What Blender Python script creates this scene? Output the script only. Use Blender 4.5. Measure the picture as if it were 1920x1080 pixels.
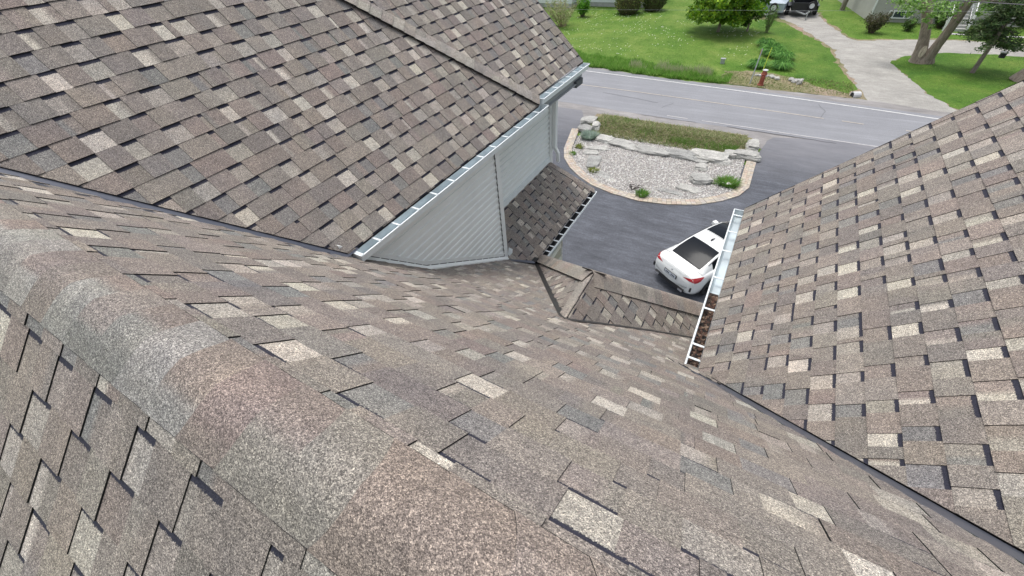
import bpy, math, random
from mathutils import Vector, Matrix, noise
R = math.radians
S = bpy.context.scene
for o in list(bpy.data.objects): bpy.data.objects.remove(o)

# ---------------------------------------------------------------- camera
CZ = 10.0                                   # camera height above the ground
MC = [[0.8664333, 0.4954264, -0.0620158], [0.3081314, -0.6282997, -0.7143491], [-0.3928719, 0.5998268, -0.6970362]]
FPX = 753.5
cam = bpy.data.objects.new('camera', bpy.data.cameras.new('camera')); S.collection.objects.link(cam)
rt = Vector(MC[0]); up = -Vector(MC[1]); bk = -Vector(MC[2])
m = Matrix((rt, up, bk)).transposed().to_4x4(); m.translation = (0, 0, CZ)
cam.matrix_world = m
cam.data.sensor_width = 36; cam.data.lens = FPX / 1920 * 36
cam.data.clip_start = 0.03; cam.data.clip_end = 1500
S.camera = cam

# ---------------------------------------------------------------- world, sun, exposure
SUN_EL, SUN_AZ = R(74), R(-60)              # azimuth measured from +Y towards +X
w = bpy.data.worlds.new('World'); S.world = w; w.use_nodes = True
nt = w.node_tree; nt.nodes.clear()
sky = nt.nodes.new('ShaderNodeTexSky'); sky.sky_type = 'NISHITA'; sky.sun_disc = False
sky.sun_elevation = SUN_EL; sky.sun_rotation = SUN_AZ
sky.air_density = 1.0; sky.dust_density = 4.0; sky.ozone_density = 1.0
bg = nt.nodes.new('ShaderNodeBackground'); bg.inputs[1].default_value = 0.15
hs = nt.nodes.new('ShaderNodeHueSaturation'); hs.inputs['Saturation'].default_value = 0.42
wo = nt.nodes.new('ShaderNodeOutputWorld')
nt.links.new(sky.outputs[0], hs.inputs['Color']); nt.links.new(hs.outputs[0], bg.inputs[0]); nt.links.new(bg.outputs[0], wo.inputs[0])
sl = bpy.data.lights.new('sun', 'SUN'); sl.energy = 1.0; sl.angle = R(20); sl.color = (1, .965, .91)
so = bpy.data.objects.new('sun', sl); S.collection.objects.link(so)
sd = Vector((math.sin(SUN_AZ) * math.cos(SUN_EL), math.cos(SUN_AZ) * math.cos(SUN_EL), math.sin(SUN_EL)))
so.rotation_euler = sd.to_track_quat('Z', 'Y').to_euler(); so.location = sd * 60
S.view_settings.view_transform = 'Standard'; S.view_settings.look = 'None'
S.view_settings.gamma = 1; S.view_settings.exposure = 0.56
S.cycles.max_bounces = 5

random.seed(7)
rnd = random.uniform

# ---------------------------------------------------------------- pixel of the photo -> direction (used only to read positions)
def ground(px, py, z=0.0):
    c = (px - 960, py - 540, FPX)
    r = [sum(MC[k][i] * c[k] for k in range(3)) for i in range(3)]
    t = (z - CZ) / r[2]
    return Vector((r[0] * t, r[1] * t, z))

# ---------------------------------------------------------------- node helpers
def mat(name):
    m = bpy.data.materials.new(name); m.use_nodes = True
    n = m.node_tree.nodes; n.clear()
    o = n.new('ShaderNodeOutputMaterial'); b = n.new('ShaderNodeBsdfPrincipled')
    m.node_tree.links.new(b.outputs[0], o.inputs[0])
    return m, m.node_tree, b
def N(t, typ, **kw):
    n = t.nodes.new(typ)
    for k, v in kw.items():
        if k in n.inputs: n.inputs[k].default_value = v
        else: setattr(n, k, v)
    return n
def noise_n(t, scale, detail=3, rough=.6, vec=None, dim='3D'):
    n = t.nodes.new('ShaderNodeTexNoise'); n.inputs['Scale'].default_value = scale
    n.inputs['Detail'].default_value = detail; n.inputs['Roughness'].default_value = rough
    if vec is not None: t.links.new(vec, n.inputs['Vector'])
    return n
def ramp(t, fac, stops):
    n = t.nodes.new('ShaderNodeValToRGB'); e = n.color_ramp.elements
    while len(e) < len(stops): e.new(.5)
    for i, (p, c) in enumerate(stops): e[i].position = p; e[i].color = (*c, 1) if len(c) == 3 else c
    t.links.new(fac, n.inputs[0]); return n
def mix(t, a, b, fac, typ='MIX'):
    n = t.nodes.new('ShaderNodeMix'); n.data_type = 'RGBA'; n.blend_type = typ; n.clamp_factor = True
    for s, v in ((0, fac), (6, a), (7, b)):
        if isinstance(v, bpy.types.NodeSocket): t.links.new(v, n.inputs[s])
        elif s == 0: n.inputs[0].default_value = v
        else: n.inputs[s].default_value = (*v, 1)
    return n.outputs[2]
def math_n(t, op, a, b=None):
    n = t.nodes.new('ShaderNodeMath'); n.operation = op
    for i, v in enumerate((a, b)):
        if v is None: continue
        if isinstance(v, bpy.types.NodeSocket): t.links.new(v, n.inputs[i])
        else: n.inputs[i].default_value = v
    return n.outputs[0]
def coords(t, scale=None, rot=0):
    tc = t.nodes.new('ShaderNodeTexCoord'); mp = t.nodes.new('ShaderNodeMapping')
    t.links.new(tc.outputs['Object'], mp.inputs[0])
    if scale: mp.inputs['Scale'].default_value = scale
    mp.inputs['Rotation'].default_value = (0, 0, rot)
    return mp.outputs[0]
def bump(t, b, h, strength, dist):
    n = t.nodes.new('ShaderNodeBump'); n.inputs['Strength'].default_value = strength; n.inputs['Distance'].default_value = dist
    t.links.new(h, n.inputs['Height']); t.links.new(n.outputs[0], b.inputs['Normal'])
def plain(name, col, rough=.6, metal=0, var=.0, vscale=4, coat=0):
    m, t, b = mat(name); b.inputs['Roughness'].default_value = rough; b.inputs['Metallic'].default_value = metal
    if coat: b.inputs['Coat Weight'].default_value = coat; b.inputs['Coat Roughness'].default_value = .05
    if var:
        nz = noise_n(t, vscale, 5, .65, coords(t))
        r = ramp(t, nz.outputs[0], [(.3, tuple(c * (1 - var) for c in col)), (.7, tuple(min(1, c * (1 + var)) for c in col))])
        t.links.new(r.outputs[0], b.inputs['Base Color'])
    else: b.inputs['Base Color'].default_value = (*col, 1)
    return m
def attr_mat(name, rough=.8, sub=0.0, nscale=0, namp=.3):
    m, t, b = mat(name); b.inputs['Roughness'].default_value = rough
    a = t.nodes.new('ShaderNodeAttribute'); a.attribute_name = 'Col'
    c = a.outputs['Color']
    if nscale:
        nz = noise_n(t, nscale, 4, .7, coords(t))
        r = ramp(t, nz.outputs[0], [(.3, (1 - namp,) * 3), (.7, (1 + namp,) * 3)])
        c = mix(t, c, r.outputs[0], 1.0, 'MULTIPLY')
    t.links.new(c, b.inputs['Base Color'])
    if sub:
        o = [n for n in t.nodes if n.type == 'OUTPUT_MATERIAL'][0]
        tr = t.nodes.new('ShaderNodeBsdfTranslucent'); t.links.new(c, tr.inputs[0])
        ms = t.nodes.new('ShaderNodeMixShader'); ms.inputs[0].default_value = sub
        t.links.new(b.outputs[0], ms.inputs[1]); t.links.new(tr.outputs[0], ms.inputs[2]); t.links.new(ms.outputs[0], o.inputs[0])
    return m

# shingles: colour of every tab from the mesh, granules and the printed dark band from noise
def shingle_mat():
    m, t, b = mat('asphalt_shingle'); b.inputs['Roughness'].default_value = .92
    b.inputs['Specular IOR Level'].default_value = .25
    a = t.nodes.new('ShaderNodeAttribute'); a.attribute_name = 'Col'
    uv = t.nodes.new('ShaderNodeUVMap'); uv.uv_map = 'uv'
    sp = t.nodes.new('ShaderNodeSeparateXYZ'); t.links.new(uv.outputs[0], sp.inputs[0])
    co = coords(t)
    vo = t.nodes.new('ShaderNodeTexVoronoi'); vo.inputs['Scale'].default_value = 520; t.links.new(co, vo.inputs['Vector'])
    sc = t.nodes.new('ShaderNodeSeparateColor'); t.links.new(vo.outputs['Color'], sc.inputs[0])
    g1 = ramp(t, sc.outputs[0], [(0, (.34, .335, .34)), (.3, (.66, .65, .64)), (.62, (.97, .965, .95)), (.86, (1.38, 1.36, 1.31)), (1, (2.0, 1.97, 1.88))])
    n2 = noise_n(t, 170, 2, .7, co)
    g2 = ramp(t, n2.outputs[0], [(.25, (.78, .78, .79)), (.5, (1, 1, 1)), (.75, (1.22, 1.21, 1.19))])
    c = mix(t, a.outputs['Color'], g1.outputs[0], 1, 'MULTIPLY')
    c = mix(t, c, g2.outputs[0], .85, 'MULTIPLY')
    v2 = t.nodes.new('ShaderNodeTexVoronoi'); v2.inputs['Scale'].default_value = 250; t.links.new(co, v2.inputs['Vector'])
    s2 = t.nodes.new('ShaderNodeSeparateColor'); t.links.new(v2.outputs['Color'], s2.inputs[0])
    g6 = ramp(t, s2.outputs[0], [(0, (.66, .655, .66)), (.5, (.97, .965, .96)), (1, (1.42, 1.41, 1.37))])
    c = mix(t, c, g6.outputs[0], 1, 'MULTIPLY')
    n3 = noise_n(t, 3.2, 4, .6, co)
    g3 = ramp(t, n3.outputs[0], [(.3, (.87, .88, .9)), (.7, (1.12, 1.09, 1.05))])
    c = mix(t, c, g3.outputs[0], 1, 'MULTIPLY')
    n5 = noise_n(t, 26, 4, .7, co)
    g5 = ramp(t, n5.outputs[0], [(.3, (.86, .85, .85)), (.7, (1.13, 1.12, 1.12))])
    c = mix(t, c, g5.outputs[0], 1, 'MULTIPLY')
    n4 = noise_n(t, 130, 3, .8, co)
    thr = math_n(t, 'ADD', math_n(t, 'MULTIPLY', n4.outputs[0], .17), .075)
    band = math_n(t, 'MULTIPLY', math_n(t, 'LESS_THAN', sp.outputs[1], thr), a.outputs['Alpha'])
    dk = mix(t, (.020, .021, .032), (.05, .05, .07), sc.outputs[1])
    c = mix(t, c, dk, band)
    t.links.new(c, b.inputs['Base Color'])
    bump(t, b, vo.outputs['Distance'], .35, .0012)
    return m
M = {}
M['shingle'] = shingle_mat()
M['cut'] = plain('shingle_edge', (.012, .012, .013), .9)
M['flash'] = plain('valley_metal', (.105, .115, .145), .38, .35, .12, 5)
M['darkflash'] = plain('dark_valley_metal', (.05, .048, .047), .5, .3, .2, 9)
M['gutter'] = plain('gutter_white', (.76, .81, .82), .3, .0, .07, 6)
M['gutterin'] = plain('gutter_inner', (.60, .67, .70), .35, .2, .2, 3)
M['trim'] = plain('trim_grey_white', (.80, .83, .82), .4, 0, .05, 5)
M['siding'] = plain('siding', (.80, .83, .815), .42, 0, .05, 2)
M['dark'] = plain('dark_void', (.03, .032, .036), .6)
M['soffit'] = plain('soffit', (.35, .37, .38), .6)
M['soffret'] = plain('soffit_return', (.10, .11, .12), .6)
M['membrane'] = plain('membrane', (.02, .02, .02), .7)

# ---------------------------------------------------------------- mesh builder
class MB:
    def __init__(s): s.v = []; s.f = []; s.c = []; s.uv = []; s.mi = []; s.sm = []
    def face(s, pts, col=(1, 1, 1, 0), uvs=None, mi=0, smooth=False):
        i = len(s.v); s.v += [tuple(p) for p in pts]; s.f.append(tuple(range(i, i + len(pts))))
        if len(col) == 3 and not isinstance(col[0], (tuple, list)): col = (*col, 0)
        s.c.append(col if isinstance(col[0], (tuple, list)) else [col] * len(pts))
        s.uv.append(uvs or [(0, .5)] * len(pts)); s.mi.append(mi); s.sm.append(smooth)
    def box(s, a, b, col=(1, 1, 1), mi=0, M4=None):
        x0, y0, z0 = a; x1, y1, z1 = b
        p = [Vector(q) for q in ((x0, y0, z0), (x1, y0, z0), (x1, y1, z0), (x0, y1, z0), (x0, y0, z1), (x1, y0, z1), (x1, y1, z1), (x0, y1, z1))]
        if M4: p = [M4 @ q for q in p]
        for f in ((3, 2, 1, 0), (4, 5, 6, 7), (0, 1, 5, 4), (1, 2, 6, 5), (2, 3, 7, 6), (3, 0, 4, 7)): s.face([p[i] for i in f], col, mi=mi)
    def bar(s, a, b, wd, ht, col=(1, 1, 1), upv=(0, 0, 1), mi=0):
        a = Vector(a); b = Vector(b); d = (b - a); L = d.length; d.normalize()
        x = d.cross(Vector(upv)).normalized(); z = x.cross(d)
        s.box((-wd / 2, 0, -ht / 2), (wd / 2, L, ht / 2), col, mi, Matrix((x, d, z)).transposed().to_4x4().copy() if False else _m4(x, d, z, a))
    def tube(s, pts, rad, n=8, col=(1, 1, 1), cap=True, mi=0, smooth=True, jit=0):
        pts = [Vector(p) for p in pts]; rings = []
        for i, p in enumerate(pts):
            d = (pts[min(i + 1, len(pts) - 1)] - pts[max(i - 1, 0)]).normalized()
            x = d.cross(Vector((0.3, 0.9, 0.2))).normalized(); y = d.cross(x)
            r = rad[i] if isinstance(rad, (list, tuple)) else rad
            rings.append([p + (x * math.cos(6.2832 * k / n) + y * math.sin(6.2832 * k / n)) * r * (1 + rnd(-jit, jit)) for k in range(n)])
        for i in range(len(rings) - 1):
            for k in range(n): s.face([rings[i][k], rings[i][(k + 1) % n], rings[i + 1][(k + 1) % n], rings[i + 1][k]], col, mi=mi, smooth=smooth)
        if cap: s.face(rings[0], col, mi=mi); s.face(rings[-1][::-1], col, mi=mi)
    def build(s, name, mats, parent=None, merge=False, recalc=True):
        me = bpy.data.meshes.new(name)
        me.from_pydata(s.v, [], s.f)
        ca = me.color_attributes.new('Col', 'FLOAT_COLOR', 'CORNER'); uvl = me.uv_layers.new(name='uv')
        cc = []; uu = []
        for c, u in zip(s.c, s.uv):
            for q in c: cc += list(q) if len(q) == 4 else [*q, 0]
            for q in u: uu += [q[0], q[1]]
        ca.data.foreach_set('color', cc); uvl.data.foreach_set('uv', uu)
        me.polygons.foreach_set('material_index', s.mi); me.polygons.foreach_set('use_smooth', s.sm)
        for mm in (mats if isinstance(mats, (list, tuple)) else [mats]): me.materials.append(mm)
        if merge or recalc:
            import bmesh
            bm = bmesh.new(); bm.from_mesh(me)
            if merge: bmesh.ops.remove_doubles(bm, verts=bm.verts, dist=.0004)
            if recalc: bmesh.ops.recalc_face_normals(bm, faces=bm.faces)
            bm.to_mesh(me); bm.free()
        me.update()
        o = bpy.data.objects.new(name, me); S.collection.objects.link(o)
        if parent: o.parent = parent
        return o
def _m4(x, y, z, t):
    m = Matrix((x, y, z)).transposed().to_4x4(); m.translation = t; return m
def empty(name, loc=(0, 0, 0), rz=0):
    o = bpy.data.objects.new(name, None); S.collection.objects.link(o); o.location = loc; o.rotation_euler = (0, 0, rz); o.empty_display_size = .2
    return o
def tag(o, label=None, cat=None, group=None, kind=None):
    if label: o['label'] = label
    if cat: o['category'] = cat
    if group: o['group'] = group
    if kind: o['kind'] = kind
    return o
def copy_tree(o, parent=None):
    c = o.copy(); S.collection.objects.link(c)
    if parent: c.parent = parent
    for ch in list(o.children): copy_tree(ch, c)
    return c

# ================================================================ ROOFS
P44 = R(44)
def clip(poly, a, b, c):                    # keep a*u+b*t+c >= 0
    out = []
    for i in range(len(poly)):
        p, q = poly[i], poly[(i + 1) % len(poly)]
        dp = a * p[0] + b * p[1] + c; dq = a * q[0] + b * q[1] + c
        if dp >= 0: out.append(p)
        if (dp >= 0) != (dq >= 0):
            k = dp / (dp - dq); out.append((p[0] + (q[0] - p[0]) * k, p[1] + (q[1] - p[1]) * k))
    return out
TEETH = [(.250, .226, .208), (.232, .213, .200), (.268, .246, .228), (.256, .238, .220), (.226, .212, .202), (.252, .222, .206)]
def gapcol(r):
    x = r.random()
    if x < .17: return (.47, .45, .405)
    if x < .38: return (.365, .348, .32)
    if x < .62: return (.222, .224, .222)
    if x < .82: return (.315, .298, .276)
    return r.choice(TEETH)
def jitc(c, r, a=.07):
    k = 1 + r.uniform(-a, a); return tuple(x * k * (1 + r.uniform(-.02, .02)) for x in c)
def shingles(mb, fn, nrm, poly, t0, e=.143, seed=1, rise=.0060, tooth=.0042, twid=(.10, .175), gwid=(.075, .135), flat=False):
    """poly: convex list of (u,t); fn(u,t)->Vector; t runs down the slope, courses at t0+k*e"""
    r = random.Random(seed)
    A = sum(poly[i][0] * poly[(i + 1) % len(poly)][1] - poly[(i + 1) % len(poly)][0] * poly[i][1] for i in range(len(poly)))
    if A < 0: poly = poly[::-1]
    edges = []
    for i in range(len(poly)):
        (x0, y0), (x1, y1) = poly[i], poly[(i + 1) % len(poly)]
        L = math.hypot(x1 - x0, y1 - y0)
        if L > 1e-6: edges.append((-(y1 - y0) / L, (x1 - x0) / L, ((y1 - y0) * x0 - (x1 - x0) * y0) / L))
    umin = min(p[0] for p in poly); umax = max(p[0] for p in poly); tmin = min(p[1] for p in poly); tmax = max(p[1] for p in poly)
    def wob(u, t): return .004 * noise.noise(Vector((u * 1.3, t * 1.3, seed))) + .0016 * noise.noise(Vector((u * 6, t * 6, seed + 9)))
    k = int((tmin - t0) / e) - 1
    while t0 + k * e < tmax:
        ta, tb = t0 + k * e, t0 + (k + 1) * e
        u = umin - r.uniform(0, .3); is_t = r.random() < .5
        wv = r.uniform(0, 100)
        while u < umax:
            wd = r.uniform(*twid) if is_t else r.uniform(*gwid)
            if r.random() < .05: wd *= .35
            if is_t and r.random() < .16: wd *= 1.7
            u2 = u + wd
            n = max(1, int(wd / .1))
            cA = jitc(r.choice(TEETH) if is_t else gapcol(r), r)
            cB = cA if r.random() < .72 else jitc(r.choice(TEETH), r)
            cut = r.uniform(.25, .8)
            lift = tooth * r.uniform(.75, 1.25) if is_t else 0
            if flat: lift *= .5
            # pieces inside one tab: either one colour or a soft colour change
            parts = [(u, u2, cA, cA)] if cA == cB else [(u, u + wd * cut * .7, cA, cA), (u + wd * cut * .7, u + wd * min(1, cut * 1.3), cA, cB), (u + wd * min(1, cut * 1.3), u2, cB, cB)]
            for (a, b, c0, c1) in parts:
                if b - a < .004: continue
                tw = .0022 * noise.noise(Vector((a * 5, wv, 0))); tw2 = .0022 * noise.noise(Vector((b * 5, wv, 0)))
                quad = [(a, ta), (b, ta), (b, tb + tw2), (a, tb + tw)]
                for (ea, eb, ec) in edges:
                    quad = clip(quad, ea, eb, ec)
                    if len(quad) < 3: break
                if len(quad) < 3: continue
                top = []; cols = []; uvs = []
                for (x, y) in quad:
                    v = (y - ta) / e; h = rise * v + lift + .001 + wob(x, y)
                    P = fn(x, y); top.append(P + nrm(x, y) * h)
                    kk = 0 if b == a else min(1, max(0, (x - a) / (b - a)))
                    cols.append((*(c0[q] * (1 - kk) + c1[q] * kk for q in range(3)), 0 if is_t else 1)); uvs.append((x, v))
                mb.face(top, cols, uvs)
                for i in range(len(quad)):
                    j = (i + 1) % len(quad)
                    (x0, y0), (x1, y1) = quad[i], quad[j]
                    if abs(y0 - ta) < 1e-5 and abs(y1 - ta) < 1e-5: continue        # upper edge lies under the next course
                    if abs(x0 - x1) < 1e-6 and not (abs(x0 - u) < 1e-6 or abs(x0 - u2) < 1e-6) : continue
                    p0 = fn(x0, y0) - nrm(x0, y0) * .003; p1 = fn(x1, y1) - nrm(x1, y1) * .003
                    mb.face([top[i], p0, p1, top[j]], (.012, .012, .013), mi=1)
            u = u2; is_t = not is_t if r.random() < .985 else is_t
        k += 1
def plane_fn(o, du, dt):
    o, du, dt = Vector(o), Vector(du).normalized(), Vector(dt).normalized()
    n = du.cross(dt).normalized()
    if n.z < 0: n = -n
    return (lambda u, t: o + du * u + dt * t), (lambda u, t: n)
def underlay(mb, fn, nrm, poly, th=.02):
    mb.face([fn(*p) - nrm(*p) * th for p in poly], mi=1)
SC, CC = math.sin(P44), math.cos(P44)
H = lambda z: z + CZ
house = empty('house', (0, 6, 0)); tag(house, 'large near house with brown shingle roofs, pale siding and white gutters around the driveway', 'house')
def hb(mb, name, mats, parent=None, label=None, **kw):          # build a part of the house (house sits at (0,6,0))
    o = mb.build(name, mats, None, **kw)
    o.parent = parent or house
    if not parent: o.location = (0, -6, 0)
    if label: o['label'] = label
    return o
SH = [M['shingle'], M['cut']]
cosP, sinP = CC, SC

# ---- main roof: front slope (towards the street) and back slope
YR = .075; ZR = -(.49 + SC * YR) / CC
f1, n1 = plane_fn((0, YR, H(ZR)), (1, 0, 0), (0, CC, -SC))
tY = lambda y: (y - YR) / CC
xl = lambda y: y - (3.53 - .49) / SC
PRr = R(46.5); SR, CR_ = math.sin(PRr), math.cos(PRr)
xr = lambda y: (2.662 - y) / 1.0914
yr = lambda x: 2.662 - 1.0914 * x
gl, gr = .03, .19                                # exposed valley metal on the main roof, plan distance
mb = MB()
T53 = tY(2.53)
TS = .06 + .143 * 12; YS = YR + TS * CC
shingles(mb, f1, n1, [(xl(YR) + gl + .08, .11), (xr(YR) - gr - .08, .11), (xr(YS) - gr, TS), (xl(YS) + gl, TS)], .06, seed=3, twid=(.13, .25), gwid=(.10, .17))
shingles(mb, f1, n1, [(-2.84, TS), (xr(YS) - gr, TS), (xr(2.53) - gr, T53), (-2.84, T53)], .06, seed=2, twid=(.13, .25), gwid=(.10, .17))
shingles(mb, f1, n1, [(xr(2.53) - gr, T53), (.40, tY(2.156)), (.40, T53)], .06, seed=4)
# shallower lower apron, a slightly twisted surface
def f2(u, t):
    k = (u + 2.85) / 3.02; sl = .672 + (.835 - .672) * k
    dx = t / math.sqrt(1 + sl * sl)
    return Vector((u, 2.53 + dx, H(-3.131) - sl * dx))
n2v = Vector((0, .6, .8)).normalized()
shingles(mb, f2, lambda u, t: n2v, [(-2.84, 0), (.40, 0), (.40, 2.6), (-2.5, 2.66), (-2.84, 2.12)], .143 - ((T53 - .06) % .143), seed=5, flat=True)
# back slope
P0 = R(45)
f0, n0 = plane_fn((0, YR, H(ZR)), (1, 0, 0), (0, -math.cos(P0), -math.sin(P0)))
shingles(mb, f0, n0, [(-8, .11), (4.5, .11), (4.5, 5.2), (-8, 5.2)], .05, seed=11, e=.155, twid=(.10, .17), gwid=(.08, .14))
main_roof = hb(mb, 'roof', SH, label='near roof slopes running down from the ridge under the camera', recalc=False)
# ridge cap of the main roof
def caps(mb, line, cross, n, e, seed, lift=.004, blend=True, pal=None, solid=True):
    """line(s)->point along the ridge in metres, cross(k)->offset for k in -1..1"""
    r = random.Random(seed); K = 12; prev = None
    pal = pal or [(.285, .282, .270), (.258, .226, .208), (.325, .320, .302), (.242, .240, .232), (.272, .252, .236), (.255, .222, .206), (.27, .255, .24)]
    prev = jitc(r.choice(pal), r)
    for i in range(n):
        c = prev; c2 = jitc(r.choice([q for q in pal if q != prev]), r); prev = c2 if r.random() < .45 else jitc(r.choice(pal), r, .04)
        if solid:
            c2 = tuple(v * 1.03 for v in c); prev = c if r.random() < .22 else jitc(r.choice(pal), r, .05)
        side = jitc(r.choice(pal), r, .05); kc = r.uniform(-.7, .7); wk = r.uniform(.04, .3)
        if r.random() < .35: side = c
        a, b = i * e, (i + 1) * e
        st = [0, .25, .5, .8, 1.0]
        for j in range(len(st) - 1):
            s0, s1 = a + (b - a) * st[j], a + (b - a) * st[j + 1]
            h0, h1 = lift * (1 - st[j]), lift * (1 - st[j + 1])
            for q in range(K):
                k0, k1 = -1 + 2 * q / K, -1 + 2 * (q + 1) / K
                def pt(s, k, h):
                    o, nn = cross(k); sk = s - (.055 * k * k if blend else 0)
                    return line(sk) + o + nn * (h + .006)
                ca = [c[z] * (1 - st[j]) + c2[z] * st[j] for z in range(3)]; cb = [c[z] * (1 - st[j + 1]) + c2[z] * st[j + 1] for z in range(3)]
                def sw(cc, k): f = min(1, max(0, (k - kc) / wk + .5)); return (*(cc[z] * (1 - f) + side[z] * f for z in range(3)), 0)
                mb.face([pt(s0, k0, h0), pt(s0, k1, h0), pt(s1, k1, h1), pt(s1, k0, h1)], [sw(ca, k0), sw(ca, k1), sw(cb, k1), sw(cb, k0)], [(k0, .5)] * 4, smooth=True)
        # exposed butt edges
        for q in range(K):
            k0, k1 = -1 + 2 * q / K, -1 + 2 * (q + 1) / K
            o0, m0 = cross(k0); o1, m1 = cross(k1)
            l0 = line(a - (.055 * k0 * k0 if blend else 0)); l1 = line(a - (.055 * k1 * k1 if blend else 0))
            mb.face([l0 + o0 + m0 * (lift + .006), l1 + o1 + m1 * (lift + .006), l1 + o1 + m1 * .0, l0 + o0 + m0 * .0], mi=1)
    for kk in (-1, 1):                         # long edges
        o0, m0 = cross(kk)
        for i in range(n):
            s0, s1 = i * e, (i + 1) * e
            mb.face([line(s0) + o0 + m0 * (lift + .006), line(s1) + o0 + m0 * (.006), line(s1) + o0 - m0 * .006, line(s0) + o0 - m0 * .006], mi=1)
def cross_round(a, b, wd, rad):
    a, b = Vector(a).normalized(), Vector(b).normalized(); upn = -(a + b).normalized()
    na = (upn - a * upn.dot(a)).normalized(); nb = (upn - b * upn.dot(b)).normalized()
    def f(k):
        d = a if k < 0 else b; nn = na if k < 0 else nb; x = abs(k) * wd
        sm = max(0, 1 - x / rad); o = d * x
        # soften the crest
        drop = sm * sm * rad * .25
        o = o - upn * drop
        mixn = (nn * (1 - sm * .5) + upn * (sm * .5)).normalized()
        if sm <= 0: mixn = nn
        return o, mixn
    return f
mb = MB()
cr = cross_round((0, -math.cos(P0), -math.sin(P0)), (0, CC, -SC), .165, .115)
caps(mb, lambda s: Vector((-7.4 + s, YR, H(ZR) + .009)), cr, 76, .155, 4, blend=True, lift=.003)
hb(mb, 'ridge_cap', SH, main_roof, recalc=False)
# valley metal
def strip(pts, name, m, parent, label=None, th=.0):
    mb = MB(); mb.face([Vector(p) for p in pts]); return hb(mb, name, m, parent, label)
def zF(y): return -(.49 + SC * y) / CC
def zL(x): return -(3.53 + SC * x) / CC
def zRr(x): return -3.02 + 1.0538 * (x - .22)
ya, yb = -.2, 1.60
def valley(xf, ys, sgn, name):
    mb = MB(); n = Vector((0, SC, CC)) * .003
    for a, b in zip(ys[:-1], ys[1:]):
        mb.face([Vector((xf(a), a, H(zF(a)))) + n, Vector((xf(b), b, H(zF(b)))) + n, Vector((xf(b) + sgn * .17, b, H(zF(b)))) + n, Vector((xf(a) + sgn * .17, a, H(zF(a)))) + n])
    if sgn > 0:                                     # the leg on the left wing slope
        n = Vector((SC, 0, CC)) * .002
        for a, b in zip(ys[:-1], ys[1:]):
            mb.face([Vector((xf(a), a, H(zF(a)))) + n, Vector((xf(b), b, H(zF(b)))) + n, Vector((xf(b), b + .15, H(zF(b)))) + n, Vector((xf(a), a + .15, H(zF(a)))) + n])
    return hb(mb, 'valley_flashing', M['flash'], main_roof)
valley(xl, [YR, .5, 1, 1.6], 1, '')
valley(xr, [YR, .6, 1.2, 1.8, 2.5], -1, '')

# ---- left wing: near slope A and far slope B
fA, nA = plane_fn((-2.8, 0, H(zL(-2.8))), (0, 1, 0), (CC, 0, -SC))       # u = y, t measured from the eave (negative upslope)
TX = lambda x: (x + 2.8) / CC
LC = .05
hipx = lambda y: -2.8 - (5.40 - y) * (1.55 / 1.65)
def tpoly(pts): return [(y, TX(x)) for x, y in pts]
mb = MB()
shingles(mb, fA, nA, tpoly([(-2.79, 1.585 + LC), (-2.79, 5.40), (-6.1, 1.887), (-6.1, -1.724 + LC)]), 0, seed=21, e=.157, twid=(.12, .22), gwid=(.095, .165), tooth=.005, rise=.007)
mb.face([Vector((-2.79, 1.56, H(zL(-2.79)) - .02)), Vector((-2.79, 5.4, H(zL(-2.79)) - .02)), Vector((-6.1, 5.4, H(zL(-6.1)) - .02)), Vector((-6.1, -1.75, H(zL(-6.1)) - .02))], mi=1)
# cut edge along the valley, two or three layers thick
for a, b in ((-1.7, 0), (0, .6), (.6, 1.1), (1.1, 1.585)):
    pa, pb = Vector((xl(a), a + LC, H(zL(xl(a))))), Vector((xl(b), b + LC, H(zL(xl(b)))))
    mb.face([pa + Vector((0, -.012, .016)), pb + Vector((0, -.012, .016)), pb + Vector((0, -.006, -.006)), pa + Vector((0, -.006, -.006))], mi=1)
wingA = hb(mb, 'roof', SH, label='left wing roof slope above the siding wall', recalc=False)
mb = MB()
offB = .035
fB, nB = plane_fn((-2.86, 0, H(zL(-2.86)) + offB), (0, 1, 0), (CC, 0, -SC))
tB = lambda x: (x + 2.86) / CC
shingles(mb, fB, nB, [(y, tB(x)) for x, y in [(-2.86, 5.42), (-2.86, 7.2), (-6.1, 7.2), (-6.1, 1.92)]], .02, seed=23, e=.150, twid=(.12, .2), gwid=(.09, .15), tooth=.005, rise=.007)
mb.face([Vector((-2.86, 7.21, H(zL(-2.86)) + offB + .012)), Vector((-6.1, 7.21, H(zL(-6.1)) + offB + .012)), Vector((-6.1, 7.21, H(zL(-6.1)) - .16)), Vector((-2.86, 7.21, H(zL(-2.86)) - .16))], (.3, .28, .26, 0))
wingB = hb(mb, 'roof', SH, label='far end of the left wing roof beyond the diagonal cap strip', recalc=False)
mb = MB()
hd = Vector((-1.55, -1.65, 0)); hd.z = 1.55 * SC / CC; hd.normalize()
base = Vector((-2.80, 5.42, H(zL(-2.80)) + .048)); nn = Vector((SC, 0, CC)); sdv = hd.cross(nn).normalized()
pal2 = [(.33, .315, .295), (.29, .272, .255), (.35, .338, .315), (.31, .29, .27), (.27, .26, .248)]
caps(mb, lambda s: base + hd * s, lambda k: (sdv * k * .085 + nn * .005 * (1 - k * k), nn), 34, .135, 8, lift=.009, blend=False, pal=pal2)
for q in range(2):
    pass
hb(mb, 'hip_cap', SH, wingA, recalc=False)
# other side of the left wing, out of sight
mb = MB(); z6 = H(zL(-6.1)); mb.face([(-6.1, -1.7, z6), (-6.1, 7.2, z6), (-9.4, 7.2, z6 - 3.2), (-9.4, -1.7, z6 - 3.2)], (.2, .18, .17, 0)); hb(mb, 'roof', M['shingle'], label='far side of the left wing roof')

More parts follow.
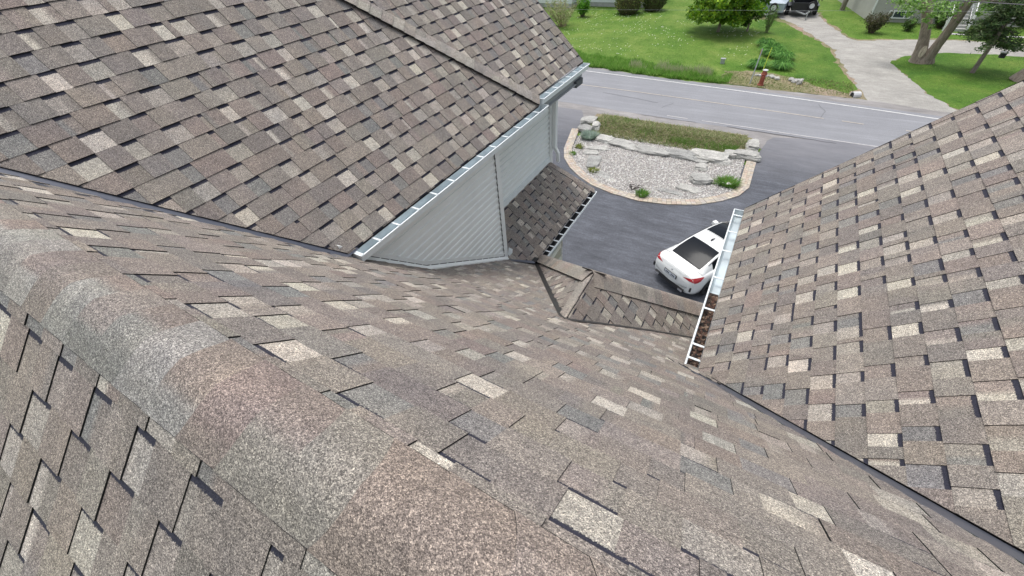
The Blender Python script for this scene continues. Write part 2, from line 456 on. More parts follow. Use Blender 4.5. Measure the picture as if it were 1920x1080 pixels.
# ---- right wing
fR, nR = plane_fn((.25, 0, H(zRr(.25))), (0, 1, 0), (-CR_, 0, -SR))
TR = lambda x: (.25 - x) / CR_
mb = MB()
shingles(mb, fR, nR, [(y, TR(x)) for x, y in [(.245, yr(.245) + .012), (.245, 5.11), (4.4, 5.11), (4.4, yr(4.4) + .012)]], .0, seed=31)
mb.face([Vector((.25, 2.40, H(zRr(.25)) - .02)), Vector((.25, 5.10, H(zRr(.25)) - .02)), Vector((4.4, 5.10, H(zRr(4.4)) - .02)), Vector((4.4, yr(4.4), H(zRr(4.4)) - .02))], mi=1)
for a, b in ((-1.7, 0), (0, .8), (.8, 1.6), (1.6, 2.435)):
    pa, pb = Vector((xr(a), a, H(zRr(xr(a))))), Vector((xr(b), b, H(zRr(xr(b)))))
    mb.face([pa + Vector((0, -.012, .016)), pb + Vector((0, -.012, .016)), pb + Vector((0, -.006, -.006)), pa + Vector((0, -.006, -.006))], mi=1)
mb.face([Vector((.25, 5.115, H(zRr(.25)) + .01)), Vector((4.4, 5.115, H(zRr(4.4)) + .01)), Vector((4.4, 5.115, H(zRr(4.4)) - .18)), Vector((.25, 5.115, H(zRr(.25)) - .18))], mi=1)
wingR = hb(mb, 'roof', SH, label='right wing roof slope with a white gutter full of leaves', recalc=False)
mb = MB(); z4 = H(zRr(4.4)); mb.face([(4.4, -2.1, z4), (4.4, 5.1, z4), (8.4, 5.1, z4 - 3.9), (8.4, -1.7, z4 - 3.9)], (.2, .18, .17, 0)); hb(mb, 'roof', M['shingle'], label='far side of the right wing roof')

# ---- small hipped roof in the middle (P)
AP = Vector((-1.04, 2.54, H(-3.145))); BP = Vector((-1.06, 3.33, H(-3.145))); FL = Vector((-2.50, 4.87, H(-4.57))); FR = Vector((.42, 4.87, H(-4.57)))
VL = Vector((-2.49, 4.69, H(-4.57))); VR = Vector((.42, 4.20, H(-4.57)))
PP = math.atan2(1.425, 1.45)
fPr, nPr = plane_fn(AP, (0, 1, 0), (math.cos(PP), 0, -math.sin(PP))); fPl, nPl = plane_fn(AP, (0, 1, 0), (-math.cos(PP), 0, -math.sin(PP)))
def uv_of(p, d): q = p - AP; return (q.y, q.dot(d))
dr = Vector((math.cos(PP), 0, -math.sin(PP))); dl = Vector((-math.cos(PP), 0, -math.sin(PP)))
mb = MB()
shingles(mb, fPr, nPr, [(0, 0), (.79, 0), uv_of(FR, dr), uv_of(VR, dr)], .02, seed=41, tooth=.005)
shingles(mb, fPl, nPl, [(0, 0), (.79, 0), uv_of(FL, dl), uv_of(VL, dl)], .02, seed=42)
dS = (Vector((0, 4.87, H(-4.57))) - Vector((0, 3.33, H(-3.145)))).normalized()
fS, nS = plane_fn((-1.05, 3.33, H(-3.145)), (1, 0, 0), dS)
tS = math.hypot(1.54, 1.425)
shingles(mb, fS, nS, [(0, 0), (1.47, tS), (-1.45, tS)], .0, seed=43)
for q in ([AP, BP, FR, VR], [AP, BP, FL, VL]): mb.face([p - Vector((0, 0, .03)) for p in q], mi=1)
porch = hb(mb, 'roof', SH, label='small hipped roof in the court between the wings', recalc=False)
mb = MB()
rd = Vector((0, -1, 0))
caps(mb, lambda s: BP + Vector((0, .02, .006)) + rd * s, cross_round(dr, dl, .15, .08), 4, .21, 51, lift=.003, blend=False, pal=[(.30, .285, .262), (.33, .305, .28), (.29, .27, .255)])
hb(mb, 'ridge_cap', SH, porch, recalc=False)
def hipcap(a, b, dA, dB, wd, seed, parent, pal=None, e=.16, rad=.04, z=.008):
    L = (b - a).length; h = (b - a).normalized()
    da = (dA - h * dA.dot(h)).normalized(); db = (dB - h * dB.dot(h)).normalized()
    mb = MB(); n = int(L / e) + 1; e = L / n
    caps(mb, lambda s: a + Vector((0, 0, z)) + h * s, cross_round(da, db, wd, rad), n, e, seed, lift=.004, blend=False, pal=pal)
    return hb(mb, 'hip_cap', SH, parent, recalc=False)
pp = [(.27, .25, .23), (.32, .30, .275), (.24, .23, .22), (.29, .255, .235), (.31, .29, .265)]
hipcap(FR, BP, dr * 1.0, dS, .20, 61, porch, pp, z=.034); hipcap(FL, BP, dl * 1.0, dS, .17, 62, porch, pp, z=.028)
# valley metal beside the small roof
def quadpart(pts, name, m, parent, label=None, th=None):
    mb = MB(); mb.face([Vector(p) for p in pts]); return hb(mb, name, m, parent, label)
sg = Vector((-.075, -.02, .012))
mb = MB()
apz = lambda x, y: f2(x, 0).z - (.672 + .163 * (x + 2.85) / 3.02) * (y - 2.53)
for k in range(8):
    a, b = AP.lerp(VL, k / 8), AP.lerp(VL, (k + 1) / 8)
    ao, bo = a + Vector((-.055, -.02, 0)), b + Vector((-.055, -.02, 0)); ao.z = apz(ao.x, ao.y) + .012; bo.z = apz(bo.x, bo.y) + .012
    mb.face([a + Vector((0.02, 0, .022)), b + Vector((0.02, 0, .022)), bo, ao])
hb(mb, 'valley_flashing', M['darkflash'], porch)
mb = MB()  # right valley flashing, made wide and dark to stand in for shadow too
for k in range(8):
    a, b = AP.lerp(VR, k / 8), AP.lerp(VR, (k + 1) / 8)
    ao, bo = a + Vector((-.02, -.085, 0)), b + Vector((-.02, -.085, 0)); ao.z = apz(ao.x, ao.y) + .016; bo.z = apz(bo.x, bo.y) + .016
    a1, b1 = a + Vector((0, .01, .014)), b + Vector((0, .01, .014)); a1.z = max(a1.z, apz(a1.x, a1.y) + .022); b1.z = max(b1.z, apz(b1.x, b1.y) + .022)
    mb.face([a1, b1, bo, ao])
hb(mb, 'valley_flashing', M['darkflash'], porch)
mb = MB(); mb.tube([AP + Vector((-.03, -.06, .0)), AP + Vector((0.0, -.01, .02))], [.035, .03], 8); hb(mb, 'sealant', M['membrane'], porch)

# ---- low roof beside the siding wall (Q)
QX = -3.32; q41 = R(41)
fQ, nQ = plane_fn((QX, 0, H(-3.88)), (0, 1, 0), (math.cos(q41), 0, -math.sin(q41)))
tQ = lambda x: (x - QX) / math.cos(q41); zQ = lambda x: -3.88 - (x - QX) * math.tan(q41)
mb = MB()
shingles(mb, fQ, nQ, [(y, tQ(x)) for x, y in [(QX, 4.1), (-2.85, 4.24), (-2.52, 4.64), (-2.52, 7.36), (QX, 6.85)]], .03, seed=71, tooth=.006)
lowroof = hb(mb, 'roof', SH, label='low skirt roof below the siding wall', recalc=False)
qd = Vector((math.cos(q41), 0, -math.sin(q41)))
hipcap(Vector((-2.50, 7.36, H(zQ(-2.50)))), Vector((QX + .02, 6.86, H(zQ(QX + .02)))), qd, Vector((-.2, .72, -.66)), .125, 72, lowroof, pp)
mb = MB()   # metal and membrane at the near corner of the low roof
for (a, b, wv) in ((Vector((-2.86, 4.20, H(-4.27))), Vector((-2.50, 4.66, H(-4.55))), .1),):
    mb.face([a + Vector((0, 0, .02)), b + Vector((0, 0, .02)), b + Vector((.02, -.12, .07)), a + Vector((.02, -.12, .09))])
hb(mb, 'valley_flashing', M['flash'], lowroof)
mb = MB(); mb.box((-2.57, 4.58, H(-4.60)), (-2.49, 4.72, H(-4.50))); hb(mb, 'membrane_corner', M['membrane'], lowroof)

# ================================================================ GUTTERS
def gutter(xin, xout, y0, y1, zt, straps, name='gutter', label=None, inner=M['gutterin'], strapw=.022):
    g = MB(); s = 1 if xout > xin else -1; z0 = H(zt); d = .105; th = .002
    # outer face with a rolled lip and the ogee step, floor, back
    pr = [(xin, z0 - .0), (xin, z0 - d), (xin + s * .07, z0 - d), (xout - s * .018, z0 - d * .72), (xout - s * .02, z0 - .03), (xout, z0 - .015), (xout, z0), (xout - s * .014, z0), (xout - s * .014, z0 - .008)]
    for a, b in zip(pr[:-1], pr[1:]):
        g.face([(a[0], y0, a[1]), (b[0], y0, b[1]), (b[0], y1, b[1]), (a[0], y1, a[1])])
    for y, q in ((y0, -1), (y1, 1)):
        g.face([(p[0], y, p[1]) for p in pr[:7]] + [(xin, y, z0)])
        g.box((min(xin, xout), y - .006, z0 - .004), (max(xin, xout), y + .006, z0 + .004))
    go = hb(g, name, M['gutter'], None, label, recalc=False)
    mbi = MB(); mbi.face([(xin + s * .003, y0 + .01, z0 - .004), (xin + s * .003, y0 + .01, z0 - d + .004), (xin + s * .003, y1 - .01, z0 - d + .004), (xin + s * .003, y1 - .01, z0 - .004)])
    mbi.face([(xin + s * .003, y0 + .01, z0 - d + .004), (xin + s * .072, y0 + .01, z0 - d + .004), (xin + s * .072, y1 - .01, z0 - d + .004), (xin + s * .003, y1 - .01, z0 - d + .004)])
    mbi.face([(xin + s * .072, y0 + .01, z0 - d + .004), (xout - s * .024, y0 + .01, z0 - d * .70), (xout - s * .024, y1 - .01, z0 - d * .70), (xin + s * .072, y1 - .01, z0 - d + .004)])
    li = hb(mbi, 'gutter_lining', inner, go, recalc=False)
    for y in straps:
        b = MB(); b.box((min(xin, xout) + .002, y - strapw / 2, z0 + .0015), (max(xin, xout) - .004, y + strapw / 2, z0 + .0055)); hb(b, 'strap', M['gutter'], go)
    return go
gA = gutter(-2.81, -2.68, 1.68, 5.50, -2.235, [1.70, 1.93, 2.2, 2.5, 2.81, 3.12, 3.42, 3.73, 4.02, 4.33, 4.64, 4.94, 5.2], label='long white gutter along the left wing roof')
gB = gutter(-2.86, -2.74, 5.46, 7.22, -2.14, [5.7, 5.95, 6.2, 6.46, 6.72, 6.98], label='short white gutter on the far end of the left wing')
gR = gutter(.25, .13, 2.42, 5.14, -3.045, [2.55, 2.72, 3.22, 3.72, 4.22, 4.62, 5.0], label='white gutter of the right wing with leaf muck in its near end')
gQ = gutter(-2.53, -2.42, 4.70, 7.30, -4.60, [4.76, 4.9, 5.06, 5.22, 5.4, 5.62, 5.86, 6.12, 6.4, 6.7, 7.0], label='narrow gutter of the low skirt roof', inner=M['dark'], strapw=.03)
# front gutter of the small hipped roof
g_ = MB(); z = H(-4.60)
z -= .06; g_.box((-2.48, 4.88, z - .10), (.40, 4.95, z - .095)); g_.box((-2.48, 4.945, z - .095), (.40, 4.955, z + .01)); g_.box((-2.48, 4.875, z - .095), (.40, 4.88, z + .0))
hb(g_, 'gutter', M['gutter'], None, 'front gutter of the small hipped roof')
g_ = MB()                                   # thin white drip edge hugging the hip
for a, b in ((BP, FR),):
    L = b - a
    g_.bar(a + L * .16 + Vector((0.0, .12, -.10)), b + Vector((0, .12, -.10)), .012, .02)
hb(g_, 'drip_edge', M['gutter'], porch)

# ================================================================ WALLS
def siding(mb, x, y0, y1, z0, z1, e=.098, dep=.02):
    z = z0
    while z < z1:
        zt = min(z + e, z1)
        prof = [(0, z), (dep, z + .0008), (dep, z + .028), (.006, z + .036), (.006, z + .06), (.0, zt)]
        prof = [(0.0, z), (dep, z + .001), (dep * .85, z + e * .42), (dep * .25, z + e * .5), (0.0, z + e)]
        for a, b in zip(prof[:-1], prof[1:]):
            mb.face([(x + a[0], y0, a[1]), (x + a[0], y1, a[1]), (x + b[0], y1, b[1]), (x + b[0], y0, b[1])])
        z += e
mb = MB(); siding(mb, -2.864, 1.5, 4.22, H(-4.6), H(-2.28)); 
wall1 = hb(mb, 'wall', M['siding'], None, 'pale grey siding wall under the long gutter')
mb = MB(); siding(mb, QX - .02, 4.1, 6.84, H(-3.76), H(-2.3))
wall2 = hb(mb, 'wall', M['siding'], None, 'recessed pale siding wall above the low skirt roof')
def trimbox(a, b, name='corner_trim', m='trim', parent=None, label=None):
    mb = MB(); mb.box(a, b); return hb(mb, name, M[m], parent, label)
trimbox((-2.90, 4.20, H(-4.35)), (-2.838, 4.30, H(-2.3)), parent=wall1)
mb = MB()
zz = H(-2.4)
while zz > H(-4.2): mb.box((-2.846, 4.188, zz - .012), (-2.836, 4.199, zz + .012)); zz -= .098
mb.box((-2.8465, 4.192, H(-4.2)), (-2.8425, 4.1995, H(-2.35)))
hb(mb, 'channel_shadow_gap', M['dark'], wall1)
mb = MB()      # white board at the foot of the recessed wall
mb.box((QX, 4.2, H(-3.90)), (QX + .016, 6.86, H(-3.76))); hb(mb, 'base_board', M['gutter'], wall2)
# base flashing of the near wall, along the roof below
mb = MB()
pts = [(1.60, zF(1.60)), (2.53, zF(2.53)), (4.26, zF(2.53) - .672 * 1.73)]
for (a, za), (b, zb) in zip(pts[:-1], pts[1:]):
    mb.face([(-2.842, a, H(za) + .055), (-2.842, b, H(zb) + .055), (-2.842, b, H(zb) + .115), (-2.842, a, H(za) + .115)])
    mb.face([(-2.842, a, H(za) + .115), (-2.842, b, H(zb) + .115), (-2.858, b, H(zb) + .12), (-2.858, a, H(za) + .12)])
    mb.face([(-2.836, a, H(za) + .046), (-2.836, b, H(zb) + .046), (-2.80, b, H(zb) + .014), (-2.80, a, H(za) + .014)])
    mb.face([(-2.80, a, H(za) + .014), (-2.80, b, H(zb) + .014), (-2.798, b, H(zb) - .01), (-2.798, a, H(za) - .01)])
hb(mb, 'base_flashing', M['trim'], wall1)
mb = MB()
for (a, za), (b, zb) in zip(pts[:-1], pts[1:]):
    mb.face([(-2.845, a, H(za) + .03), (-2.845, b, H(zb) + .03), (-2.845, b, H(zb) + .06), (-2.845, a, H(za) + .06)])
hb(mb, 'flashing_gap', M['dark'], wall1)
# rough cut metal at the low corner of the near wall
mb = MB(); mb.face([(-2.83, 4.28, H(-4.22)), (-2.83, 4.33, H(-4.10)), (-2.765, 4.34, H(-4.12)), (-2.75, 4.30, H(-4.17)), (-2.79, 4.27, H(-4.22))]); hb(mb, 'flashing_flap', M['gutter'], wall1)
mb = MB(); mb.face([(-2.86, 1.49, H(-2.10)), (-2.76, 1.52, H(-2.20)), (-2.70, 1.64, H(-2.32)), (-2.76, 1.70, H(-2.36)), (-2.90, 1.62, H(-2.28))]); hb(mb, 'flashing_flap', M['darkflash'], wingA)
# corner post and downspout at the far end
trimbox((QX - .03, 6.84, H(-4.1)), (QX + .022, 6.95, H(-2.3)), parent=wall2)
ds = MB()
ds.box((QX + .03, 6.90, H(-3.62)), (QX + .10, 6.99, H(-2.42)))
ds.bar((QX + .065, 6.945, H(-3.60)), (QX + .12, 6.98, H(-3.74)), .06, .06, upv=(0, 1, 0)); ds.bar((QX + .12, 6.98, H(-3.73)), (QX + .125, 6.99, H(-3.92)), .06, .06, upv=(0, 1, 0))
hb(ds, 'downspout', M['trim'], None)
# soffits, fascia and unseen sides of the walls
mb = MB(); mb.box((-9.2, 7.0 - .16, 0), (QX - .01, 6.95, H(-1.9))); mb.box((QX - .03, 4.3, 0), (QX - .02, 6.84, H(-3.8))); hb(mb, 'wall', M['siding'], None, 'street side wall of the left wing')
mb = MB()
mb.box((-3.32, 4.3, H(-2.38)), (-2.815, 6.9, H(-2.365))); mb.box((-3.3, 6.9, H(-2.40)), (-2.88, 7.2, H(-2.385)))
mb.box((-2.835, 1.7, H(-2.385)), (-2.815, 5.5, H(-2.225))); mb.box((-2.885, 5.5, H(-2.385)), (-2.865, 7.2, H(-2.15)))
hb(mb, 'soffit', M['soffit'], None)
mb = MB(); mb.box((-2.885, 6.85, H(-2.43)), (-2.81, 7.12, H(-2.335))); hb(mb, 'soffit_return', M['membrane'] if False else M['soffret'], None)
mb = MB(); mb.box((.42, 1.9, 0), (.50, 4.95, H(-2.95))); mb.box((.42, 4.86, 0), (8.2, 4.95, H(-2.9))); mb.box((.27, 2.45, H(-3.20)), (.29, 5.1, H(-3.03))); hb(mb, 'wall', M['siding'], None, 'siding wall under the right wing gutter')

# stone wall under the low roof
def stone_mat():
    m, t, b = mat('stone_veneer'); b.inputs['Roughness'].default_value = .85
    a = t.nodes.new('ShaderNodeAttribute'); a.attribute_name = 'Col'
    nz = noise_n(t, 14, 5, .7, coords(t)); r = ramp(t, nz.outputs[0], [(.3, (.75, .75, .74)), (.7, (1.2, 1.2, 1.18))])
    t.links.new(mix(t, a.outputs[0], r.outputs[0], 1, 'MULTIPLY'), b.inputs['Base Color']); bump(t, b, nz.outputs[0], .6, .02)
    return m
M['stone'] = stone_mat()
mb = MB(); mb.box((-2.72, 4.4, 0), (-2.67, 6.08, H(-4.66)), (.50, .50, .45))
rr = random.Random(5); z = 0.0
while z < H(-4.72):
    hgt = rr.uniform(.12, .22); y = 4.5
    while y < 6.08:
        wd = min(rr.uniform(.18, .5), 6.085 - y); c = rr.choice([(.58, .56, .49), (.50, .50, .46), (.62, .60, .53), (.36, .35, .27), (.45, .46, .43)])
        mb.box((-2.67, y + .006, z + .006), (-2.645 + rr.uniform(0, .012), y + wd - .006, min(z + hgt - .006, H(-4.67))), jitc(c, rr)); y += wd
    z += hgt
hb(mb, 'wall', M['stone'], None, 'beige stone wall below the narrow gutter')
mb = MB(); mb.box((-2.66, 4.70, 0), (.42, 4.78, H(-4.62))); mb.box((-9.2, 6.0, 0), (-2.72, 6.07, H(-4.8))); hb(mb, 'wall', M['stone'], None, 'lower walls under the small hipped roof')
mb = MB(); mb.box((-9.2, -3.4, 0), (8.2, -3.3, H(-4.4))); mb.box((-9.3, -3.4, 0), (-9.2, 7, H(-2.6))); mb.box((8.2, -3.4, 0), (8.3, 5, H(-3.6))); hb(mb, 'wall', M['siding'], None, 'outer side walls of the house')

# leaf muck in the right gutter
mb = MB(); rr = random.Random(9)
for i in range(900):
    y = 2.46 + 1.05 * rr.random() ** 1.2; x = .155 + .09 * rr.random(); zc = H(-3.12) + rr.uniform(0, .02)
    a = rr.uniform(0, 6.28); r0 = rr.uniform(.006, .018); u = Vector((math.cos(a), math.sin(a), rr.uniform(-.5, .5))) * r0; v = Vector((-math.sin(a), math.cos(a), rr.uniform(-.5, .5))) * r0 * .6; c = Vector((x, y, zc))
    col = rr.choice([(.05, .03, .022), (.03, .022, .018), (.10, .05, .035), (.015, .013, .012), (.20, .14, .10)])
    mb.face([c - u - v, c + u - v, c + u + v, c - u + v], col)
mb.box((.15, 2.46, H(-3.135)), (.245, 3.55, H(-3.122)), (.05, .035, .03))
M['leaflitter'] = attr_mat('leaf_litter', .9)
lo = mb.build('leaf_litter', M['leaflitter'], recalc=False); tag(lo, 'brown leaf muck lying in the near end of the right gutter', 'leaf litter', kind='stuff')


# ================================================================ GROUND
def lawn_mat(name, a, b_, c, patch=None):
    m, t, b = mat(name); b.inputs['Roughness'].default_value = .9; b.inputs['Specular IOR Level'].default_value = .2
    co = coords(t); n1 = noise_n(t, .35, 5, .6, co); n2 = noise_n(t, 5, 6, .75, co); n3 = noise_n(t, 28, 3, .8, coords(t, (1, .45, 1)))
    r1 = ramp(t, n1.outputs[0], [(.3, a), (.52, b_), (.72, c)])
    r2 = ramp(t, n2.outputs[0], [(.25, (.62, .64, .55)), (.5, (1, 1, 1)), (.75, (1.32, 1.24, 1.25))])
    r3 = ramp(t, n3.outputs[0], [(.28, (.55, .58, .5)), (.5, (1, 1, 1)), (.74, (1.5, 1.4, 1.4))])
    n4 = noise_n(t, .9, 6, .7, coords(t, (1, .6, 1), .3)); r4 = ramp(t, n4.outputs[0], [(.35, (.80, .86, .75)), (.5, (1, 1, 1)), (.68, (1.28, 1.12, 1.35))])
    n5 = noise_n(t, .16, 3, .6, co); r5 = ramp(t, n5.outputs[0], [(.35, (.85, .93, .8)), (.65, (1.22, 1.06, 1.3))])
    cc = mix(t, mix(t, r1.outputs[0], r2.outputs[0], 1, 'MULTIPLY'), r3.outputs[0], .9, 'MULTIPLY')
    cc = mix(t, mix(t, cc, r4.outputs[0], 1, 'MULTIPLY'), r5.outputs[0], 1, 'MULTIPLY')
    t.links.new(cc, b.inputs['Base Color']); bump(t, b, n3.outputs[0], .5, .06)
    return m
def asphalt_mat(name, col, streak, rot, patch=(1, 1, 1), contrast=.3, fine=.28):
    m, t, b = mat(name); b.inputs['Roughness'].default_value = .88
    co = coords(t); fv = fine; fine = noise_n(t, 38, 4, .85, co); big = noise_n(t, .45, 5, .6, co)
    st = noise_n(t, 1.0, 5, .7, coords(t, streak, rot)); st2 = noise_n(t, 3.2, 4, .7, coords(t, streak, rot + .07))
    r = ramp(t, fine.outputs[0], [(.3, tuple(c * (1 - fv) for c in col)), (.52, col), (.72, tuple(c * (1 + 1.6 * fv) for c in col))])
    r2 = ramp(t, st.outputs[0], [(.3, (1 - contrast,) * 3), (.55, (1, 1, 1)), (.72, (1 + contrast * 1.7, 1 + contrast * 1.7, 1 + contrast * 1.65))])
    r4 = ramp(t, st2.outputs[0], [(.35, (1 - contrast * .4,) * 3), (.7, (1 + contrast * .8,) * 3)])
    r3 = ramp(t, big.outputs[0], [(.3, (1 - contrast * .5,) * 3), (.7, tuple(1 + contrast * .8 * p for p in patch))])
    cc = mix(t, mix(t, mix(t, r.outputs[0], r2.outputs[0], 1, 'MULTIPLY'), r3.outputs[0], 1, 'MULTIPLY'), r4.outputs[0], 1, 'MULTIPLY')
    t.links.new(cc, b.inputs['Base Color']); bump(t, b, fine.outputs[0], .3, .006)
    return m
def sheet(name, pts, z, m, jit=0.0, step=.4, seed=0, kind='structure', build=True):
    import bmesh
    out = []
    for i in range(len(pts)):
        a, b = Vector(pts[i]), Vector(pts[(i + 1) % len(pts)]); L = (b - a).length
        n = max(1, int(L / step)) if jit and L < 60 else 1
        for k in range(n):
            p = a.lerp(b, k / n)
            if jit: p += Vector((noise.noise(Vector((p.x * 1.7, p.y * 1.7, seed))), noise.noise(Vector((p.x * 1.7, p.y * 1.7, seed + 50))))) * jit
            out.append(p)
    bm = bmesh.new(); vs = [bm.verts.new((p.x, p.y, z)) for p in out]; f = bm.faces.new(vs)
    bm.normal_update()
    if f.normal.z < 0: f.normal_flip()
    bmesh.ops.triangulate(bm, faces=bm.faces[:]); me = bpy.data.meshes.new(name); bm.to_mesh(me); bm.free()
    me.materials.append(m); o = bpy.data.objects.new(name, me); S.collection.objects.link(o); o['kind'] = kind
    return o
M['lawn'] = lawn_mat('lawn', (.078, .165, .022), (.112, .205, .032), (.155, .235, .048))
M['lawn2'] = lawn_mat('lawn_green', (.055, .135, .018), (.085, .175, .024), (.135, .205, .038))
M['road'] = asphalt_mat('old_asphalt', (.235, .24, .257), (.10, 1.6, 1), 0.03, contrast=.10)
M['drive'] = asphalt_mat('driveway_asphalt', (.086, .092, .108), (.5, 2.2, 1), R(-62), contrast=.28, fine=.5)
t_ = M['drive'].node_tree; bs = [n for n in t_.nodes if n.type == 'BSDF_PRINCIPLED'][0]; src = bs.inputs['Base Color'].links[0].from_socket
sx_ = t_.nodes.new('ShaderNodeSeparateXYZ'); t_.links.new(coords(t_), sx_.inputs[0]); mr = t_.nodes.new('ShaderNodeMapRange'); t_.links.new(sx_.outputs[1], mr.inputs[0]); mr.inputs[1].default_value = 19.5; mr.inputs[2].default_value = 24.6
nz_ = noise_n(t_, .9, 6, .7, coords(t_, (.35, 1.4, 1))); fz = math_n(t_, 'MULTIPLY', mr.outputs[0], math_n(t_, 'MULTIPLY', nz_.outputs[0], 1.9))
t_.links.new(mix(t_, src, (.20, .20, .215), fz), bs.inputs['Base Color'])
M['shoulder'] = asphalt_mat('shoulder_grit', (.25, .238, .232), (.4, 1.5, 1), 0, contrast=.22)
M['gravelroad'] = asphalt_mat('gravel_road', (.33, .318, .292), (.7, 1.6, 1), R(62), contrast=.17, fine=.42)
M['soil'] = lawn_mat('dry_soil', (.17, .18, .08), (.24, .22, .13), (.30, .27, .19))
M['line'] = plain('road_paint', (.66, .66, .65), .6, 0, .22, 7)
M['line2'] = plain('worn_yellow_paint', (.44, .395, .34), .7, 0, .22, 6)

g0 = sheet('ground', [(-300, -200), (300, -200), (300, 400), (-300, 400)], 0, M['lawn'])
sheet('lawn', [(5.6, 32.0), (5.2, 33.9), (4.6, 36.4), (4.1, 39.4), (3.7, 42.1), (2.95, 44.2), (1.9, 46.6), (.75, 49.6), (-.5, 51.4), (-2.0, 53.0), (-2.6, 50.5), (-1.6, 44.5), (.2, 40.5), (1.3, 37.0), (1.6, 34.6), (2.8, 32.9)], .010, M['lawn2'], .25, seed=3)
sheet('soil_edge', [(6.2, 31.0), (4.3, 31.6), (5.0, 33.9), (4.3, 36.45), (3.85, 39.4), (3.45, 42.1), (2.7, 44.2), (1.5, 46.5), (.2, 49.5), (-1.2, 51.2), (-4.2, 51.4), (-5, 55), (-3, 60), (2.4, 55), (3.1, 51.7), (4.1, 48.3), (4.8, 46.2), (5.4, 45.7), (6.7, 46.2), (10.5, 47.3), (15.3, 47.2), (32, 45.5), (32, 42), (14.6, 43.1), (12.7, 43.2), (10.7, 43.0), (9.0, 42.1), (7.9, 41), (7.5, 39.9), (7.9, 38), (8.4, 36.4), (9.0, 34.1), (9.9, 32.2), (11.3, 30.6)], .013, M['soil'], .5, seed=1)
sheet('gravel_drive', [(5.5, 31.0), (5.5, 32.0), (5.1, 33.9), (4.54, 36.45), (4.08, 39.4), (3.72, 42.1), (2.97, 44.26), (1.94, 46.6), (.77, 49.6), (-.45, 51.45), (-1.4, 53.5), (-1.4, 58), (1.8, 57), (2.2, 54.7), (2.8, 51.7), (3.84, 48.3), (4.6, 46.0), (5.3, 45.4), (6.7, 45.9), (8.45, 46.5), (10.46, 47), (12.66, 47.1), (15.3, 46.9), (32, 45.2), (32, 42.4), (14.58, 43.42), (12.69, 43.52), (10.65, 43.35), (8.76, 42.4), (7.59, 41.1), (7.12, 39.9), (7.5, 38), (7.97, 36.45), (8.54, 34.1), (9.3, 32.2), (10.1, 30.6), (11.5, 29.4), (5.0, 29.9)], .017, M['gravelroad'], .3, seed=2)
sheet('lawn', [(13.9, 32.0), (40, 33), (40, 42), (14.6, 43.5), (12.7, 43.6), (10.6, 43.4), (8.7, 42.45), (7.5, 41.1), (7.05, 39.9), (7.5, 38.0), (7.95, 36.45), (8.5, 34.1), (9.3, 32.1), (10.5, 30.9)], .021, M['lawn2'], .3, seed=6)
far = lambda x: 31.15 - .086 * x
sheet('road_shoulder', [(-90, 23.0), (90, 23.0), (90, 24.4), (60, 30.2), (11.5, 30.55), (5.6, 31.8), (2, 31.9), (-1, 32.0), (-4.5, 32.0), (-7.4, 32.1), (-10.4, 32.65), (-12.8, 33.1), (-30, 34.6), (-90, 39.5)], .025, M['shoulder'], .22, seed=4)
sheet('road', [(-90, 25.2), (-12, 25.45), (-4, 25.1), (8, 25.0), (90, 25.0), (90, far(60) - .3), (60, far(60) - .2), (10, far(10) + .0), (0, far(0) + .25), (-12.8, far(-12.8) + .35), (-90, far(-90) + .4)], .031, M['road'], .06, seed=5)
sheet('driveway', [(-26, 24.75), (-9.6, 24.5), (-8.9, 23.2), (-8.6, 21), (-1, 20.5), (.5, 21), (.95, 24.0), (1.2, 24.6), (4, 25.25), (14, 25.2), (26, 25.0), (26, 4.9), (-26, 4.9)], .035, M['drive'], .05, seed=7)
def polystrip(name, pts, wd, z, m, gaps=()):
    mb = MB()
    for i in range(len(pts) - 1):
        if i in gaps: continue
        a, b = Vector((*pts[i], z)), Vector((*pts[i + 1], z)); d = (b - a).normalized(); p = Vector((-d.y, d.x, 0)) * wd / 2
        mb.face([a - p, b - p, b + p, a + p])
    o = mb.build(name, m); o['kind'] = 'structure'; return o
polystrip('road_marking', [(-90, far(-90)), (-12.77, 31.86), (-4.3, 31.28), (2.06, 30.72), (6.03, 30.28), (9.3, 29.84), (30, 27.9)], .10, .042, M['line'])
polystrip('road_marking', [(-90, 30.5), (-12.3, 28.9), (-7.2, 28.74), (-3.7, 28.54), (-.6, 28.32), (2.2, 28.13), (3.35, 28.03), (4.2, 28.0), (5.2, 27.92), (7.0, 27.76), (8.1, 27.66), (30, 26.5)], .085, .042, M['line2'], gaps=(6, 8))
M['faint'] = plain('faint_paint', (.43, .42, .42), .8, 0, .2, 6)
polystrip('road_marking', [(-4.6, 25.5), (-3.4, 25.45), (-2.6, 25.44), (-.2, 25.4), (2.4, 25.28), (6.3, 25.2), (20, 25.1)], .09, .042, M['faint'], gaps=(1,))
M['crack'] = plain('tar_crack', (.10, .10, .11), .8)
def crack(pts, wd=.025, z=.040, m='crack'):
    P = [Vector(pts[0])]
    for a, b in zip(pts[:-1], pts[1:]):
        a, b = Vector(a), Vector(b); n = max(2, int((b - a).length / .25))
        for k in range(1, n + 1): P.append(a.lerp(b, k / n) + Vector((rnd(-.04, .04), rnd(-.04, .04))))
    return polystrip('road_crack', [tuple(p) for p in P], wd, z, M[m])
crack([(-1.2, 25.1), (1.4, 25.0), (4.0, 24.9)], .05, .043); crack([(-9.5, 27.9), (-6.8, 27.5), (-5.6, 27.3)], .03)
crack([(3.2, 28.0), (3.4, 29.1), (3.0, 30.2)], .02); crack([(-5.2, 26.6), (-4.7, 27.6)], .02); crack([(-6, 25.1), (-4.2, 25.05), (-2.8, 25.15)], .03, .043)

